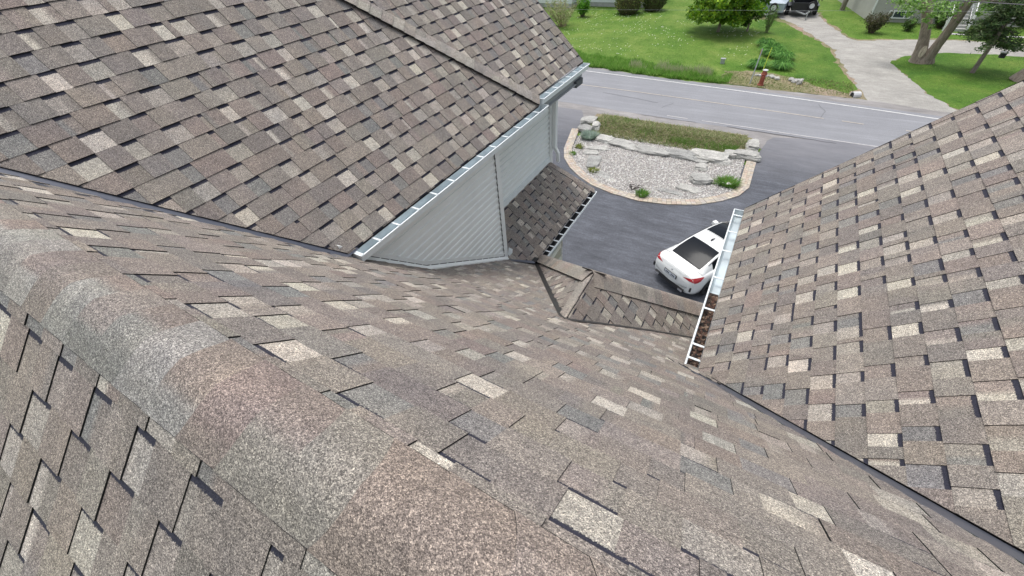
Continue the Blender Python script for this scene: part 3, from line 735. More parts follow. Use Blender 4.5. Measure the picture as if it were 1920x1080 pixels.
# ---- island with pebble bed, paver border, boulders
inner = [(-8.31, 21.9), (-8.28, 20.6), (-8.03, 19.4), (-7.64, 18.5), (-7.04, 17.72), (-6.28, 17.11), (-5.53, 16.61), (-4.5, 16.28), (-3.34, 16.17), (-2.24, 16.4), (-1.21, 16.86), (-.45, 17.48), (.07, 18.11), (.25, 18.87), (.22, 21.6)]
M['pebble_bed'] = plain('pebble_bed', (.27, .255, .24), .9, 0, .4, 40)
sheet('pebble_bed', inner + [(.1, 22.3), (-8.2, 22.5)], .060, M['pebble_bed'])
sheet('island_soil', [(-8.4, 21.7), (.3, 21.7), (.3, 24.0), (-1.95, 24.3), (-4.2, 24.15), (-7.1, 24.4), (-8.5, 24.3)], .064, M['soil'], .12)
M['attr'] = attr_mat('stone_pieces', .85, 0, 30, .22)
mb = MB(); rr = random.Random(3)
octa = [Vector(v) for v in ((1, 0, 0), (0, 1, 0), (-1, 0, 0), (0, -1, 0))]
def inside(p, poly):
    c = False; j = len(poly) - 1
    for i in range(len(poly)):
        if (poly[i][1] > p[1]) != (poly[j][1] > p[1]) and p[0] < (poly[j][0] - poly[i][0]) * (p[1] - poly[i][1]) / (poly[j][1] - poly[i][1]) + poly[i][0]: c = not c
        j = i
    return c
bed = inner + [(.1, 22.1), (-8.2, 22.2)]
cnt = 0
while cnt < 15000:
    x, y = rr.uniform(-8.4, .4), rr.uniform(16.1, 22.2)
    if not inside((x, y), bed): continue
    cnt += 1; s = rr.uniform(.018, .044); a = rr.uniform(0, 6.28); k = rr.uniform(.55, 1)
    ring = [Vector((x + math.cos(a + q * 1.571) * s * (1 if q % 2 else k), y + math.sin(a + q * 1.571) * s * (1 if q % 2 else k), .064 + s * .22)) for q in range(4)]
    tp = Vector((x + rr.uniform(-.3, .3) * s, y + rr.uniform(-.3, .3) * s, .064 + s * rr.uniform(.6, 1)))
    c = jitc(rr.choice([(.70, .685, .655), (.60, .58, .55), (.76, .745, .72), (.46, .44, .42), (.56, .52, .475), (.66, .64, .60), (.30, .29, .28)]), rr, .12)
    for q in range(4): mb.face([ring[q], ring[(q + 1) % 4], tp], c)
tag(mb.build('pebbles', M['attr'], recalc=False), 'white and grey pebbles filling the island bed', 'pebbles', kind='stuff')
# pavers
mb = MB(); rr = random.Random(12)
line_ = [(-9.05, 21.7), (-8.72, 20.4), (-8.42, 19.2), (-7.98, 18.25), (-7.3, 17.42), (-6.5, 16.75), (-5.68, 16.25), (-4.55, 15.92), (-3.34, 15.80), (-2.15, 16.02), (-1.0, 16.5), (-.15, 17.2), (.45, 17.95), (.72, 18.8), (.70, 21.55)]
line_ = [Vector((*p, 0)) for p in line_]
off = []
for i, p in enumerate(line_):
    d = (line_[min(i + 1, len(line_) - 1)] - line_[max(i - 1, 0)]).normalized(); off.append(Vector((-d.y, d.x, 0)))
for row in range(4):
    a0, a1 = (row * .118 - .02, row * .118 + .092)
    if row == 3: a0, a1 = .334, .40
    acc = rr.uniform(0, .2)
    for i in range(len(line_) - 1):
        A, B = line_[i], line_[i + 1]; L = (B - A).length; n = max(1, round(L / .205))
        for k in range(n):
            t0, t1 = (k + .03) / n, (k + .97) / n
            def pt(t, o): return A.lerp(B, t) + off[i].lerp(off[i + 1], t) * o
            z = .075 + rr.uniform(-.004, .004); c = jitc(rr.choice([(.44, .375, .30), (.47, .415, .335), (.40, .35, .29), (.50, .45, .37), (.43, .39, .345), (.45, .36, .29)]), rr, .1)
            sh = .0 if row % 2 else 0
            q = [pt(t0, a0), pt(t1, a0), pt(t1, a1), pt(t0, a1)]; top = [v + Vector((0, 0, z)) for v in q]
            mb.face(top, c)
            for e in range(4): mb.face([top[e], q[e], q[(e + 1) % 4], top[(e + 1) % 4]], tuple(v * .8 for v in c))
bo = mb.build('paver_border', M['attr'], recalc=False); tag(bo, 'tan and pink brick paver border curving round the pebble island', 'paver border')
# boulders
import bmesh
def rock_mat():
    m, t, b = mat('limestone'); b.inputs['Roughness'].default_value = .9
    co = coords(t); n1 = noise_n(t, 2.4, 6, .7, co); n2 = noise_n(t, 22, 4, .75, co)
    oi = t.nodes.new('ShaderNodeObjectInfo')
    r = ramp(t, n1.outputs[0], [(.28, (.20, .195, .185)), (.46, (.39, .385, .365)), (.70, (.55, .545, .515))])
    r2 = ramp(t, n2.outputs[0], [(.3, (.65, .65, .64)), (.7, (1.25, 1.25, 1.24))])
    ro = ramp(t, oi.outputs['Random'], [(0, (.78, .79, .8)), (1, (1.25, 1.24, 1.22))])
    t.links.new(mix(t, mix(t, r.outputs[0], r2.outputs[0], 1, 'MULTIPLY'), ro.outputs[0], 1, 'MULTIPLY'), b.inputs['Base Color']); bump(t, b, n2.outputs[0], .9, .04)
    return m
M['rock'] = rock_mat()
def boulder(x, y, w_, d_, h_, rz, seed, label, z=.05, group='limestone boulders of the island'):
    r = random.Random(seed); bm = bmesh.new(); bmesh.ops.create_cube(bm, size=1)
    bmesh.ops.subdivide_edges(bm, edges=bm.edges, cuts=9, use_grid_fill=True)
    for v in bm.verts:
        p = v.co.copy(); q = p.normalized() * .62
        v.co = p.lerp(q, .5)
        nn_ = noise.noise(Vector((p.x * 1.6 + seed * 3.1, p.y * 1.6, p.z * 1.6 + seed))); n2 = noise.noise(Vector((p.x * 4.5, p.y * 4.5 + seed * 7, p.z * 7)))
        n3 = noise.noise(Vector((p.x * 9 + seed, p.y * 9, p.z * 12))); v.co *= 1 + .34 * nn_ + .14 * n2 + .05 * n3
        v.co.z = max(-.5, min(v.co.z, .42 + .06 * nn_))
        v.co.x += v.co.z * .12 * math.sin(seed)
    for v in bm.verts: v.co = Vector((v.co.x * w_, v.co.y * d_, (v.co.z + .48) * h_))
    me = bpy.data.meshes.new('boulder'); bm.to_mesh(me); bm.free(); me.materials.append(M['rock'])
    o = bpy.data.objects.new('boulder', me); S.collection.objects.link(o); o.location = (x, y, z - .03); o.rotation_euler = (0, 0, rz)
    tag(o, label, 'boulder', group); return o
BL = [  # px, py (base centre), width m, depth, height, rot, label
 (1104, 233, 1.15, .9, .55, .1, 'large pale block topping the left end of the rock row, by the driveway'),
 (1097, 246, 1.05, .75, .40, -.1, 'flat pale block in front of the large left end block, above the pavers'),
 (1117, 244, .55, .8, .6, .2, 'tall block standing right of the large left end block, against the grass'),
 (1134, 266, 1.15, .7, .35, -.15, 'rounded rock right of the silvery green plant'),
 (1170, 275, 2.0, .85, .30, -.22, 'long low slab following the rounded rock in the row'),
 (1221, 287, 2.2, .8, .36, -.1, 'long grey slab left of the pale square edged slab'),
 (1275, 295, 2.0, .75, .38, .05, 'pale square edged slab in the middle of the rock row'),
 (1331, 299, 2.25, 1.05, .42, -.15, 'biggest slab of the row with a sloping front'),
 (1368, 295, .7, .7, .42, .3, 'small upright rock between the biggest slab and the white end block'),
 (1396, 297, 1.55, .75, .5, .02, 'white layered end block at the right end of the rock row'),
 (1409, 279, .75, 1.2, .5, .1, 'standing block behind the white layered end block'),
 (1313, 305, .85, .5, .22, -.1, 'flat rock just below the biggest slab'),
 (1313, 318, .75, .55, .34, .05, 'squarish rock in the spur between flat rock and leaning rock'),
 (1312, 341, 1.25, .85, .42, .5, 'large leaning rock in the short spur on the pebbles'),
 (1289, 357, 1.15, .55, .22, -.1, 'flat white rock at the foot of the short spur'),
 (1256, 362, 1.5, .32, .12, -.03, 'thin flat slab lying left of the flat white rock'),
 (1122, 281, 1.3, .55, .22, .35, 'light slab at the upper left of the pebbles'),
 (1108, 288, .9, .6, .16, .2, 'small white flat rock touching the light upper left slab'),
 (1112, 306, .85, 1.5, .20, .25, 'long dark grey slab on the left of the pebbles'),
 (1128, 329, 1.1, .5, .10, -.35, 'half buried flat rock near the lower left pavers'),
 (1146, 340, .6, .4, .08, -.2, 'small half buried stone right of the half buried flat rock')]
for i, (px, py, w_, d_, h_, rz, lb) in enumerate(BL):
    p = ground(px, py); boulder(p.x, p.y, w_ * .72, d_ * .82, h_ * .68, rz, i + 3, lb)

# ---- blades of grass and leafy clumps
M['blade'] = attr_mat('grass_blades', .75, .4)
M['leaf'] = attr_mat('leaves', .6, .35)
def blades(name, fn, n, h, wd, cols, seed, lean=.5):
    mb = MB(); r = random.Random(seed)
    for i in range(n):
        p = fn(r)
        if p is None: continue
        hh = r.uniform(*h) * (p[3] if len(p) > 3 else 1); a = r.uniform(0, 6.28); b = Vector((math.cos(a), math.sin(a), 0)) * wd * r.uniform(.7, 1.3)
        l = Vector((r.uniform(-lean, lean), r.uniform(-lean, lean), 1)) * hh; p0 = Vector(p[:3])
        mb.face([p0 - b, p0 + b, p0 + l], jitc(r.choice(cols), r, .15))
    return mb.build(name, M['blade'], recalc=False)
GR = [(.17, .36, .05), (.22, .42, .07), (.12, .28, .035), (.30, .46, .11)]
def f_tall(r):
    x = r.uniform(-15.5, -2.3); k = r.random(); y0 = 32.2 + .13 * max(0, -7 - x) + .35 * noise.noise(Vector((x * 1.1, 0, 5))); k = k ** 1.3; y = y0 + k * (3.0 - .12 * max(0, x + 8) + 1.5 * noise.noise(Vector((x * .7, 7, 5)))) * (1 if x < -3.4 else .7)
    return (x, y, .0, (1 - .5 * k) * (1 if x < -3.2 else .7) * (1 + .7 * noise.noise(Vector((x * 1.2, y * 1.8, 2)))))
o = blades('tall_grass', f_tall, 15000, (.16, .52), .024, GR, 4, .8); tag(o, 'tall uncut grass in the ditch beside the road', 'tall grass', kind='stuff')
def f_seed(r):
    x = r.uniform(-9.5, -3.4); y = 33.0 + r.random() * 1.6
    if noise.noise(Vector((x * .8, y * .8, 9))) < -.05: return None
    return (x, y, .05, 1)
o = blades('grass_seed_heads', f_seed, 2200, (.3, .6), .02, [(.42, .44, .26), (.48, .46, .30), (.33, .40, .2)], 5, .5); tag(o, 'pale seed heads standing in the tall ditch grass', 'seed heads', kind='stuff')
def f_isl(r):
    x = r.uniform(-8.1, .0); y = r.uniform(21.45, 24.35)
    if y > 24.15 + .12 * noise.noise(Vector((x, 0, 0))) + (.1 if x < -6.5 else 0) or (x > -.15 and y > 23.9): return None
    z = .06 + .17 * max(0, 1 - abs(y - 22.9) / 1.15)
    return (x, y, z, 1)
isl = [(.30, .31, .14), (.20, .27, .08), (.38, .36, .20), (.46, .44, .27), (.24, .22, .12), (.15, .24, .06)]
o = blades('mown_grass', f_isl, 14000, (.05, .15), .024, isl, 6, 2.2); tag(o, 'dry matted grass clippings covering the back of the island', 'dry grass', kind='stuff')
def f_isl2(r):
    x0, y0, s = r.choice([(-6.6, 23.2, .7), (-1.6, 22.3, .8), (-4.9, 22.6, .4), (-.6, 22.2, .4), (-3, 22.2, .4)])
    return (min(-.3, x0 + r.gauss(0, s * .9)), min(24, max(21.6, y0 + r.gauss(0, s * .5))), .12, 1)
o = blades('green_regrowth', f_isl2, 2200, (.08, .2), .022, [(.13, .26, .04), (.18, .32, .06)], 7, 1.0); tag(o, 'fresh green regrowth poking through the dry island grass', 'grass', kind='stuff')
mb = MB()     # the bank under the clippings
for i in range(20):
    for j in range(6):
        def q(i, j):
            x = -8.15 + i * .405; y = 21.8 + j * .41; return Vector((x, y, .066 + .16 * max(0, 1 - abs(y - 22.85) / 1.15)))
        mb.face([q(i, j), q(i + 1, j), q(i + 1, j + 1), q(i, j + 1)])
tag(mb.build('island_bank', M['soil']), kind='structure')
def clump(x, y, rad, h, n, cols, label, cat='plant', name='weed_clump', seed=1, wd=.02, lean=.9, group=None, z=.04, arch=False):
    mb = MB(); r = random.Random(seed)
    for i in range(n):
        a = r.uniform(0, 6.28); q = rad * math.sqrt(r.random()) * .55; p = Vector((math.cos(a) * q, math.sin(a) * q, 0)); d = Vector((math.cos(a + r.uniform(-.5, .5)), math.sin(a + r.uniform(-.5, .5)), 0))
        hh = h * r.uniform(.6, 1.1); b = Vector((-d.y, d.x, 0)) * wd * r.uniform(.7, 1.3); c = jitc(r.choice(cols), r, .18)
        if arch:
            p1 = p + d * rad * .35 + Vector((0, 0, hh)); p2 = p + d * rad * r.uniform(.8, 1.15) + Vector((0, 0, hh * r.uniform(.35, .7)))
            mb.face([p - b, p + b, p1 + b, p1 - b], c); mb.face([p1 - b, p1 + b, p2], c)
        else: mb.face([p - b, p + b, p + d * rad * lean * r.uniform(.2, .7) + Vector((0, 0, hh))], c)
    o = mb.build(name, M['blade'], recalc=False); o.location = (x, y, z); tag(o, label, cat, group); return o
for i, (px, py, rad, h, n, lb) in enumerate([(1203, 368, .38, .22, 260, 'green weed tuft on the pebbles by the lower pavers'), (1364, 347, .62, .22, 620, 'widest bright green weed clump near the right pavers'), (1112, 323, .35, .16, 160, 'small yellowish weed behind the long dark grey slab'), (1086, 279, .3, .2, 130, 'yellow green weed tuft in the upper left pebbles'), (1074, 291, .25, .15, 90, 'weed growing along the left pavers'), (1336, 344, .3, .14, 90, 'thin grey green weed right of the leaning rock')]):
    p = ground(px, py); clump(p.x, p.y, rad, h, n, [(.09, .24, .03), (.13, .29, .035), (.17, .27, .05)] if i not in (2, 3) else [(.24, .28, .05), (.16, .2, .04)], lb, seed=i + 20)
p = ground(1104, 261); clump(p.x, p.y, .55, .30, 900, [(.33, .42, .35), (.42, .50, .43), (.24, .33, .25)], 'silvery green mounded plant at the left end of the rocks', name='sage_plant', seed=33, wd=.03, z=.05)
p = ground(1184, 358); mb = MB()
for q in range(7): mb.tube([(0, 0, 0), (rnd(-.2, .35), rnd(-.1, .2), rnd(.15, .3)), (rnd(-.25, .75), rnd(-.1, .3), rnd(.1, .4))], [.02, .014, .006], 5, (.06, .045, .04))
o = mb.build('dead_plant', M['attr']); o.location = (p.x, p.y, .06); tag(o, 'dark dead twigs beside the green weed tuft', 'dead plant')

# ================================================================ ACROSS THE ROAD
def leafcloud(mb, c, rad, n, size, cols, r, squash=1, shell=.45):
    for i in range(n):
        d = Vector((r.gauss(0, 1), r.gauss(0, 1), r.gauss(0, 1))).normalized(); q = (shell + (1 - shell) * r.random()) if r.random() < .8 else r.random()
        p = Vector(c) + Vector((d.x * rad[0], d.y * rad[1], d.z * rad[2])) * q
        a = Vector((r.gauss(0, 1), r.gauss(0, 1), r.gauss(0, .6))).normalized(); b = a.cross(Vector((r.gauss(0, 1), r.gauss(0, 1), r.gauss(0, 1))).normalized()).normalized()
        s = size * r.uniform(.6, 1.3); col = jitc(r.choice(cols), r, .2)
        mb.face([p - a * s - b * s * .55, p + a * s * .2 - b * s * .7, p + a * s, p + a * s * .1 + b * s * .7], col)
def atY(px, py, Y):
    c = (px - 960, py - 540, FPX); v = [sum(MC[k][i] * c[k] for k in range(3)) for i in range(3)]; t = Y / v[1]
    return Vector((v[0] * t, Y, CZ + v[2] * t))
def bark_mat():
    m, t, b = mat('bark'); b.inputs['Roughness'].default_value = .95
    co = coords(t, (3, 3, .7)); n = noise_n(t, 3, 6, .75, co); r = ramp(t, n.outputs[0], [(.3, (.13, .105, .08)), (.5, (.29, .235, .19)), (.75, (.44, .39, .34))])
    a = t.nodes.new('ShaderNodeAttribute'); a.attribute_name = 'Col'
    t.links.new(mix(t, r.outputs[0], a.outputs[0], 1, 'MULTIPLY'), b.inputs['Base Color']); bump(t, b, n.outputs[0], 1, .05); return m
M['bark'] = bark_mat()
ML = [(.20, .34, .02), (.14, .28, .022), (.27, .38, .03), (.08, .18, .02), (.17, .30, .022)]
def branch_tree(name, base, label, cat, seed, blobs, leafcols, size, trunk, limbs, tcol=(1, 1, 1), group=None):
    e = empty(name, base); r = random.Random(seed); mb = MB()
    for pts, rads in [trunk] + limbs: mb.tube(pts, rads, 10, tcol, jit=.08)
    t = mb.build('trunk', M['bark'], e, merge=False, recalc=False); mb = MB()
    for (c, rad, n) in blobs: 
        cols = [jitc(q, r, .25) for q in leafcols]
        k = r.uniform(.7, 1.2); cols = [tuple(v * k for v in q) for q in cols]
        leafcloud(mb, c, rad, n, size, cols, r)
    f = mb.build('crown', M['leaf'], e, recalc=False); tag(e, label, cat, group); return e
# round maple
r_ = random.Random(77); blobs = []
for i in range(125):
    a = r_.uniform(0, 6.283); q = math.sqrt(r_.random()) * 3.0; z = r_.random() ** 1.1; hz = 1.15 + z * 3.5
    lim = 3.05 * math.sqrt(max(.05, 1 - ((hz - 2.2) / 2.7) ** 2)); q = min(q, lim * r_.uniform(.75, 1.05))
    blobs.append(((math.cos(a) * q, math.sin(a) * q, hz), (.62, .62, .42), 150))
limbs = [([(0, 0, .9), (math.cos(a) * .9, math.sin(a) * .9, 1.8), (math.cos(a) * 2.1, math.sin(a) * 2.1, 2.6 + .4 * math.sin(a * 3))], [.06, .04, .015]) for a in (.2, 1.3, 2.4, 3.4, 4.5, 5.5)]
branch_tree('maple_tree', (-5.31, 45.8, 0), 'round bright green leafy tree standing on the lawn left of the trailers', 'tree', 1, blobs, [tuple(v * 1.3 for v in q) for q in ML], .125, ([(0, 0, 0), (.02, 0, .9), (.1, 0, 2.6)], [.14, .10, .07]), limbs, (.8, .8, .8))
blobs = [((x, y, z), (.45, .45, .55), 110) for x, y, z in [(0, 0, 1.5), (.4, .2, 2.0), (-.4, .1, 2.4), (.3, 0, 2.8), (-.2, -.1, 1.0), (.5, .2, 1.3), (0, .2, 3.3), (-.6, 0, 1.8), (.1, .3, 3.8), (-.7, .2, 1.3), (-.3, 0, .8), (.8, .3, 2.4)]]
branch_tree('dark_tree', (-3.0, 46.6, 0), 'narrow dark green tree overlapping the right side of the bright leafy tree', 'tree', 2, blobs, [(.09, .18, .025), (.12, .22, .03), (.06, .13, .02)], .13, ([(0, 0, 0), (0, 0, 1.2), (.05, 0, 3.5)], [.09, .06, .03]), [])
# rounded clipped cedars
def cedar(x, y, rad, h, seed, label, cols):
    r = random.Random(seed); e = empty('cedar_shrub', (x, y, 0)); mb = MB()
    for i in range(2600):
        d = Vector((r.gauss(0, 1), r.gauss(0, 1), r.gauss(0, 1))).normalized(); k = r.uniform(.84, 1.03) * (1 + .06 * noise.noise(d * 3 + Vector((seed, 0, 0))))
        p = Vector((d.x * rad * k, d.y * rad * k, h * .47 + d.z * h * .5 * k)); 
        if p.z < .02: continue
        a = (d + Vector((r.gauss(0, .5), r.gauss(0, .5), r.gauss(0, .5) + .4))).normalized() * .10; b = a.cross(Vector((r.gauss(0, 1), r.gauss(0, 1), r.gauss(0, 1)))).normalized() * .05
        mb.face([p - b, p + b, p + a + b * .4, p + a - b * .4], jitc(r.choice(cols), r, .25))
    mb.build('foliage', M['leaf'], e, recalc=False)
    m2 = MB(); m2.tube([(0, 0, 0), (0, 0, h * .15), (0, 0, h * .5), (0, 0, h * .85)], [rad * .55, rad * .82, rad * .86, rad * .4], 12, (.25, .28, .15)); m2.build('inner_branches', M['bark'], e, recalc=False)
    tag(e, label, 'shrub', 'clipped cedars by the white house'); return e
cedar(-15.6, 51.6, 1.45, 2.7, 3, 'larger rounded cedar shrub near the white house', [(.14, .20, .045), (.19, .25, .06), (.24, .21, .07), (.10, .15, .035)])
cedar(-13.4, 53.6, 1.25, 2.2, 4, 'smaller darker cedar shrub right of the larger rounded one', [(.09, .14, .035), (.12, .18, .045), (.07, .11, .03)])
# pale twiggy shrub and small green one
def twiggy(x, y, rad, h, seed, name, label, leafc, twig, nl=1500, size=.06):
    r = random.Random(seed); e = empty(name, (x, y, 0)); mb = MB(); lf = MB()
    for i in range(46):
        a = r.uniform(0, 6.283); q = rad * math.sqrt(r.random()); tip = Vector((math.cos(a) * q, math.sin(a) * q, h * r.uniform(.6, 1.05))); b0 = Vector((math.cos(a) * q * .2, math.sin(a) * q * .2, 0))
        mb.tube([b0, b0.lerp(tip, .5) + Vector((0, 0, .1)), tip], [.022, .016, .008], 4, twig, cap=False)
        for k in range(nl // 46):
            t = r.uniform(.3, 1.05); p = b0.lerp(tip, t) + Vector((r.gauss(0, .1), r.gauss(0, .1), r.gauss(0, .1)))
            u = Vector((r.gauss(0, 1), r.gauss(0, 1), r.gauss(0, 1))).normalized() * size * r.uniform(.6, 1.3); v = u.cross(Vector((r.gauss(0, 1), r.gauss(0, 1), r.gauss(0, 1)))).normalized() * size * .6
            lf.face([p - u, p - v, p + u, p + v], jitc(r.choice(leafc), r, .2))
    mb.build('stems', M['attr'], e, recalc=False); lf.build('leaves', M['leaf'], e, recalc=False); tag(e, label, 'shrub'); return e
twiggy(-20.2, 44.6, 1.9, 2.3, 5, 'flowering_shrub', 'pale pinkish twiggy shrub in front of the white house', [(.42, .42, .22), (.34, .40, .16), (.50, .42, .30), (.22, .32, .1)], (.32, .24, .17), 3200)
twiggy(-19.9, 49.2, .8, 1.7, 6, 'green_shrub', 'small vivid green shrub between the pale twiggy shrub and the white wall', [(.12, .32, .02), (.16, .38, .03), (.08, .24, .02)], (.15, .13, .08), 1600, .09)
twiggy(6.2, 48.2, .85, 1.35, 7, 'bare_bush', 'brownish rounded bush on the lawn left of the forked tree', [(.10, .09, .05), (.13, .12, .06), (.08, .10, .04)], (.16, .12, .09), 2600)
twiggy(8.7, 49.4, .5, .85, 8, 'small_bush', 'small round bush between the brownish bush and the forked tree', [(.05, .11, .02), (.08, .15, .03)], (.1, .08, .05), 900)
twiggy(10.9, 51.0, .75, 1.25, 9, 'dark_bush', 'dark green bush beside the white stair of the grey house', [(.04, .09, .02), (.06, .13, .02)], (.1, .08, .05), 1800)
twiggy(-1.45, 46.4, .45, 1.9, 10, 'sapling', 'thin airy sapling above the daylily row', [(.16, .32, .06), (.20, .38, .09)], (.2, .24, .1), 420)
# daylily clumps
DL = [(1418, 126, .85, 'separate daylily clump just left of the leaning sign post'), (1463, 128, 1.0, 'large daylily clump at the road end of the row'), (1470, 112, .8, 'daylily clump behind the road end clump of the row'), (1456, 107, .95, 'daylily clump in the middle of the row, behind the yellow rod'), (1446, 96, 1.0, 'daylily clump in the upper middle of the row'), (1434, 86, .9, 'dark daylily clump at the far end of the row'), (1441, 103, .7, 'daylily clump on the left edge of the row')]
for i, (px, py, rad, lb) in enumerate(DL):
    p = ground(px, py); clump(p.x, p.y, rad * .72, .46, 300, [(.10, .28, .045), (.15, .36, .06), (.20, .42, .09), (.06, .18, .03)], lb, name='daylily_clump', seed=60 + i, wd=.022, group='daylily clumps by the hydrant', z=0, arch=True)
# flowers in the lawn
mb = MB(); rr = random.Random(31)
for i in range(900):
    x, y = rr.uniform(-24, -2), rr.uniform(36.5, 56)
    if noise.noise(Vector((x * .25, y * .25, 3))) < -.12: continue
    s = rr.uniform(.025, .05); z = .05
    mb.face([(x - s, y, z), (x, y - s, z), (x + s, y, z + .02), (x, y + s, z + .02)], rr.choice([(.8, .8, .7), (.7, .72, .45), (.75, .78, .6)]))
tag(mb.build('dandelion_heads', M['attr'], recalc=False), 'tiny pale dandelion heads scattered over the left lawn', 'dandelions', kind='stuff')
def f_lawn(r):
    if r.random() < .62: return (r.uniform(-24, 3.5), 35 + 24 * r.random() ** 1.3, 0, 1)
    x = r.uniform(4, 19); y = r.uniform(31, 53)
    for poly in LAWNS:
        if inside((x, y), poly): return (x, y, .01, 1)
    return None
LAWNS = [[(13.9, 32.0), (20, 32), (20, 42.9), (14.6, 43.3), (12.7, 43.4), (10.6, 43.2), (8.8, 42.2), (7.7, 41.1), (7.3, 39.9), (7.7, 38.0), (8.2, 36.4), (8.8, 34.1), (9.6, 32.1), (10.8, 30.9)],
         [(3.3, 51), (4.2, 48.3), (5.4, 46.2), (6.7, 46.3), (10.5, 47.5), (20, 47.3), (20, 52), (6.3, 52), (3.5, 60), (2.8, 56)]]
def f_lawn2(r):
    for _ in range(6):
        p = f_lawn(r)
        if p is None: continue
        x, y = p[0], p[1]
        if -2.3 < x < 6 and inside((x, y), [(5.8, 31.5), (4.9, 36.5), (4.3, 40), (3.9, 42.3), (1.2, 49.6), (-1, 52), (-1.8, 54), (-1.8, 60), (4, 60), (2.7, 52), (5, 46)]): continue
        if 1.0 > x > -24: pass
        return p
    return None
o = blades('short_grass', f_lawn2, 16000, (.02, .05), .03, [(.16, .31, .045), (.21, .36, .06), (.14, .28, .04), (.28, .38, .11)], 44, 1.6); tag(o, 'short mown grass of the lawns beyond the road', 'grass', kind='stuff')
# dry verge near the hydrant with stones
sheet('dry_verge', [(-3.0, 32.2), (-1, 31.95), (2, 31.9), (4.6, 31.9), (5.3, 32.3), (3.0, 33.3), (1.7, 34.5), (.2, 35.2), (-1.4, 35.3), (-2.9, 34.8)], .029, M['soil'], .3, seed=8)
o = blades('verge_grass', lambda r: (r.uniform(-2.8, 4.8), r.uniform(32.0, 34.9), .02, 1), 2200, (.04, .11), .025, [(.13, .22, .04), (.22, .25, .09), (.30, .28, .14)], 45, 1.0); tag(o, 'thin dry grass on the bare verge around the hydrant', 'grass', kind='stuff')
for i, (px, py, w_, lb) in enumerate([(1419, 143, .30, 'small white stone left of the hydrant top'), (1447, 146, .5, 'flat pale stone right of the hydrant'), (1456, 149, .45, 'second flat pale stone right of the hydrant, nearer the lawn'), (1483, 151, .5, 'white stone starting the short row before the culvert'), (1490, 154, .6, 'middle white stone of the short row before the culvert'), (1498, 158, .42, 'last white stone of the short row, standing on edge')]):
    p = ground(px, py); boulder(p.x, p.y, w_, w_ * .6, .14 if i < 5 else .3, rnd(0, 3), 40 + i, lb, .04, 'pale stones on the verge by the hydrant')
# hydrant with marker rod
M['red'] = plain('hydrant_red', (.30, .075, .045), .6, 0, .25, 12); M['rod'] = plain('rod_yellow', (.65, .80, .06), .5); M['galv'] = plain('galvanised', (.42, .44, .45), .5, .4, .15, 9); M['silver'] = plain('silver_paint', (.62, .62, .62), .5)
def lathe(mb, prof, n=14, col=(1, 1, 1), c=(0, 0, 0), mi=0, axis='z'):
    for (r0, z0), (r1, z1) in zip(prof[:-1], prof[1:]):
        for k in range(n):
            a, b = 6.28318 * k / n, 6.28318 * (k + 1) / n
            q = [(r0 * math.cos(a), r0 * math.sin(a), z0), (r0 * math.cos(b), r0 * math.sin(b), z0), (r1 * math.cos(b), r1 * math.sin(b), z1), (r1 * math.cos(a), r1 * math.sin(a), z1)]
            if axis == 'y': q = [(x, z, y) for x, y, z in q]
            if axis == 'x': q = [(z, x, y) for x, y, z in q]
            mb.face([Vector(v) + Vector(c) for v in q], col, mi=mi, smooth=True)
p = ground(1425.5, 160); hy = empty('fire_hydrant', p); hy.scale = (1.2, 1.2, 1.2)
mb = MB(); lathe(mb, [(0, 0), (.17, 0), (.17, .05), (.13, .06), (.115, .12), (.115, .52), (.15, .54), (.15, .58), (.13, .60), (.12, .68), (.07, .75), (0, .77)]); mb.build('barrel', M['red'], hy)
mb = MB(); lathe(mb, [(.0, -.22), (.05, -.22), (.06, -.16), (.055, .16), (.06, .22), (0, .22)], 10, c=(0, 0, .50), axis='x'); mb.build('side_outlet', M['silver'], hy)
mb = MB(); lathe(mb, [(.0, -.2), (.075, -.2), (.075, 0)], 10, c=(0, 0, .42), axis='y'); mb.build('front_outlet', M['red'], hy)
mb = MB(); lathe(mb, [(0, .76), (.14, .76), (.14, .785), (0, .79)]); mb.build('bonnet', M['silver'], hy)
mb = MB(); mb.tube([(-.12, .02, .55), (-.10, .02, 1.2), (-.06, .0, 1.85)], .016, 6); mb.build('marker_rod', M['rod'], hy)
tag(hy, 'rusty red fire hydrant with a yellow green marker rod on the verge', 'fire hydrant')
p = ground(1405.5, 158); sp = empty('sign_post', p); top = atY(1430, 91, 33.0); 
mb = MB(); mb.bar((0, 0, 0), top - p, .06, .035); mb.build('post', M['galv'], sp)
M['orange'] = plain('orange_tape', (.62, .22, .06), .6)
d = (top - p); mb = MB(); mb.bar(d * .86 + Vector((-.04, -.02, 0)), d * .98 + Vector((-.05, -.02, 0)), .02, .05); mb.build('reflector', M['orange'], sp)
tag(sp, 'leaning grey metal sign post with orange tape left of the hydrant', 'sign post')
p = ground(1354, 119); mb = MB(); mb.box((-.14, -.12, 0), (.14, .12, .30)); mb.box((-.17, -.14, .30), (.17, .14, .35)); o = mb.build('utility_box', M['galv']); o.location = p; tag(o, 'small grey utility box in the lawn near the ditch', 'utility box')
p = ground(1598, 182); cu = empty('culvert_pipe', p); mb = MB(); lathe(mb, [(.17, -.08), (.21, -.08), (.20, .35), (.0, .36)], 14, c=(0, 0, .10), axis='x'); mb.build('pipe', M['silver'], cu); mb = MB(); lathe(mb, [(0, -.05), (.17, -.05)], 14, c=(0, 0, .10), axis='x'); mb.build('opening', M['dark'], cu); cu.rotation_euler = (0, 0, .5); tag(cu, 'white end of a culvert pipe by the gravel entrance', 'culvert')
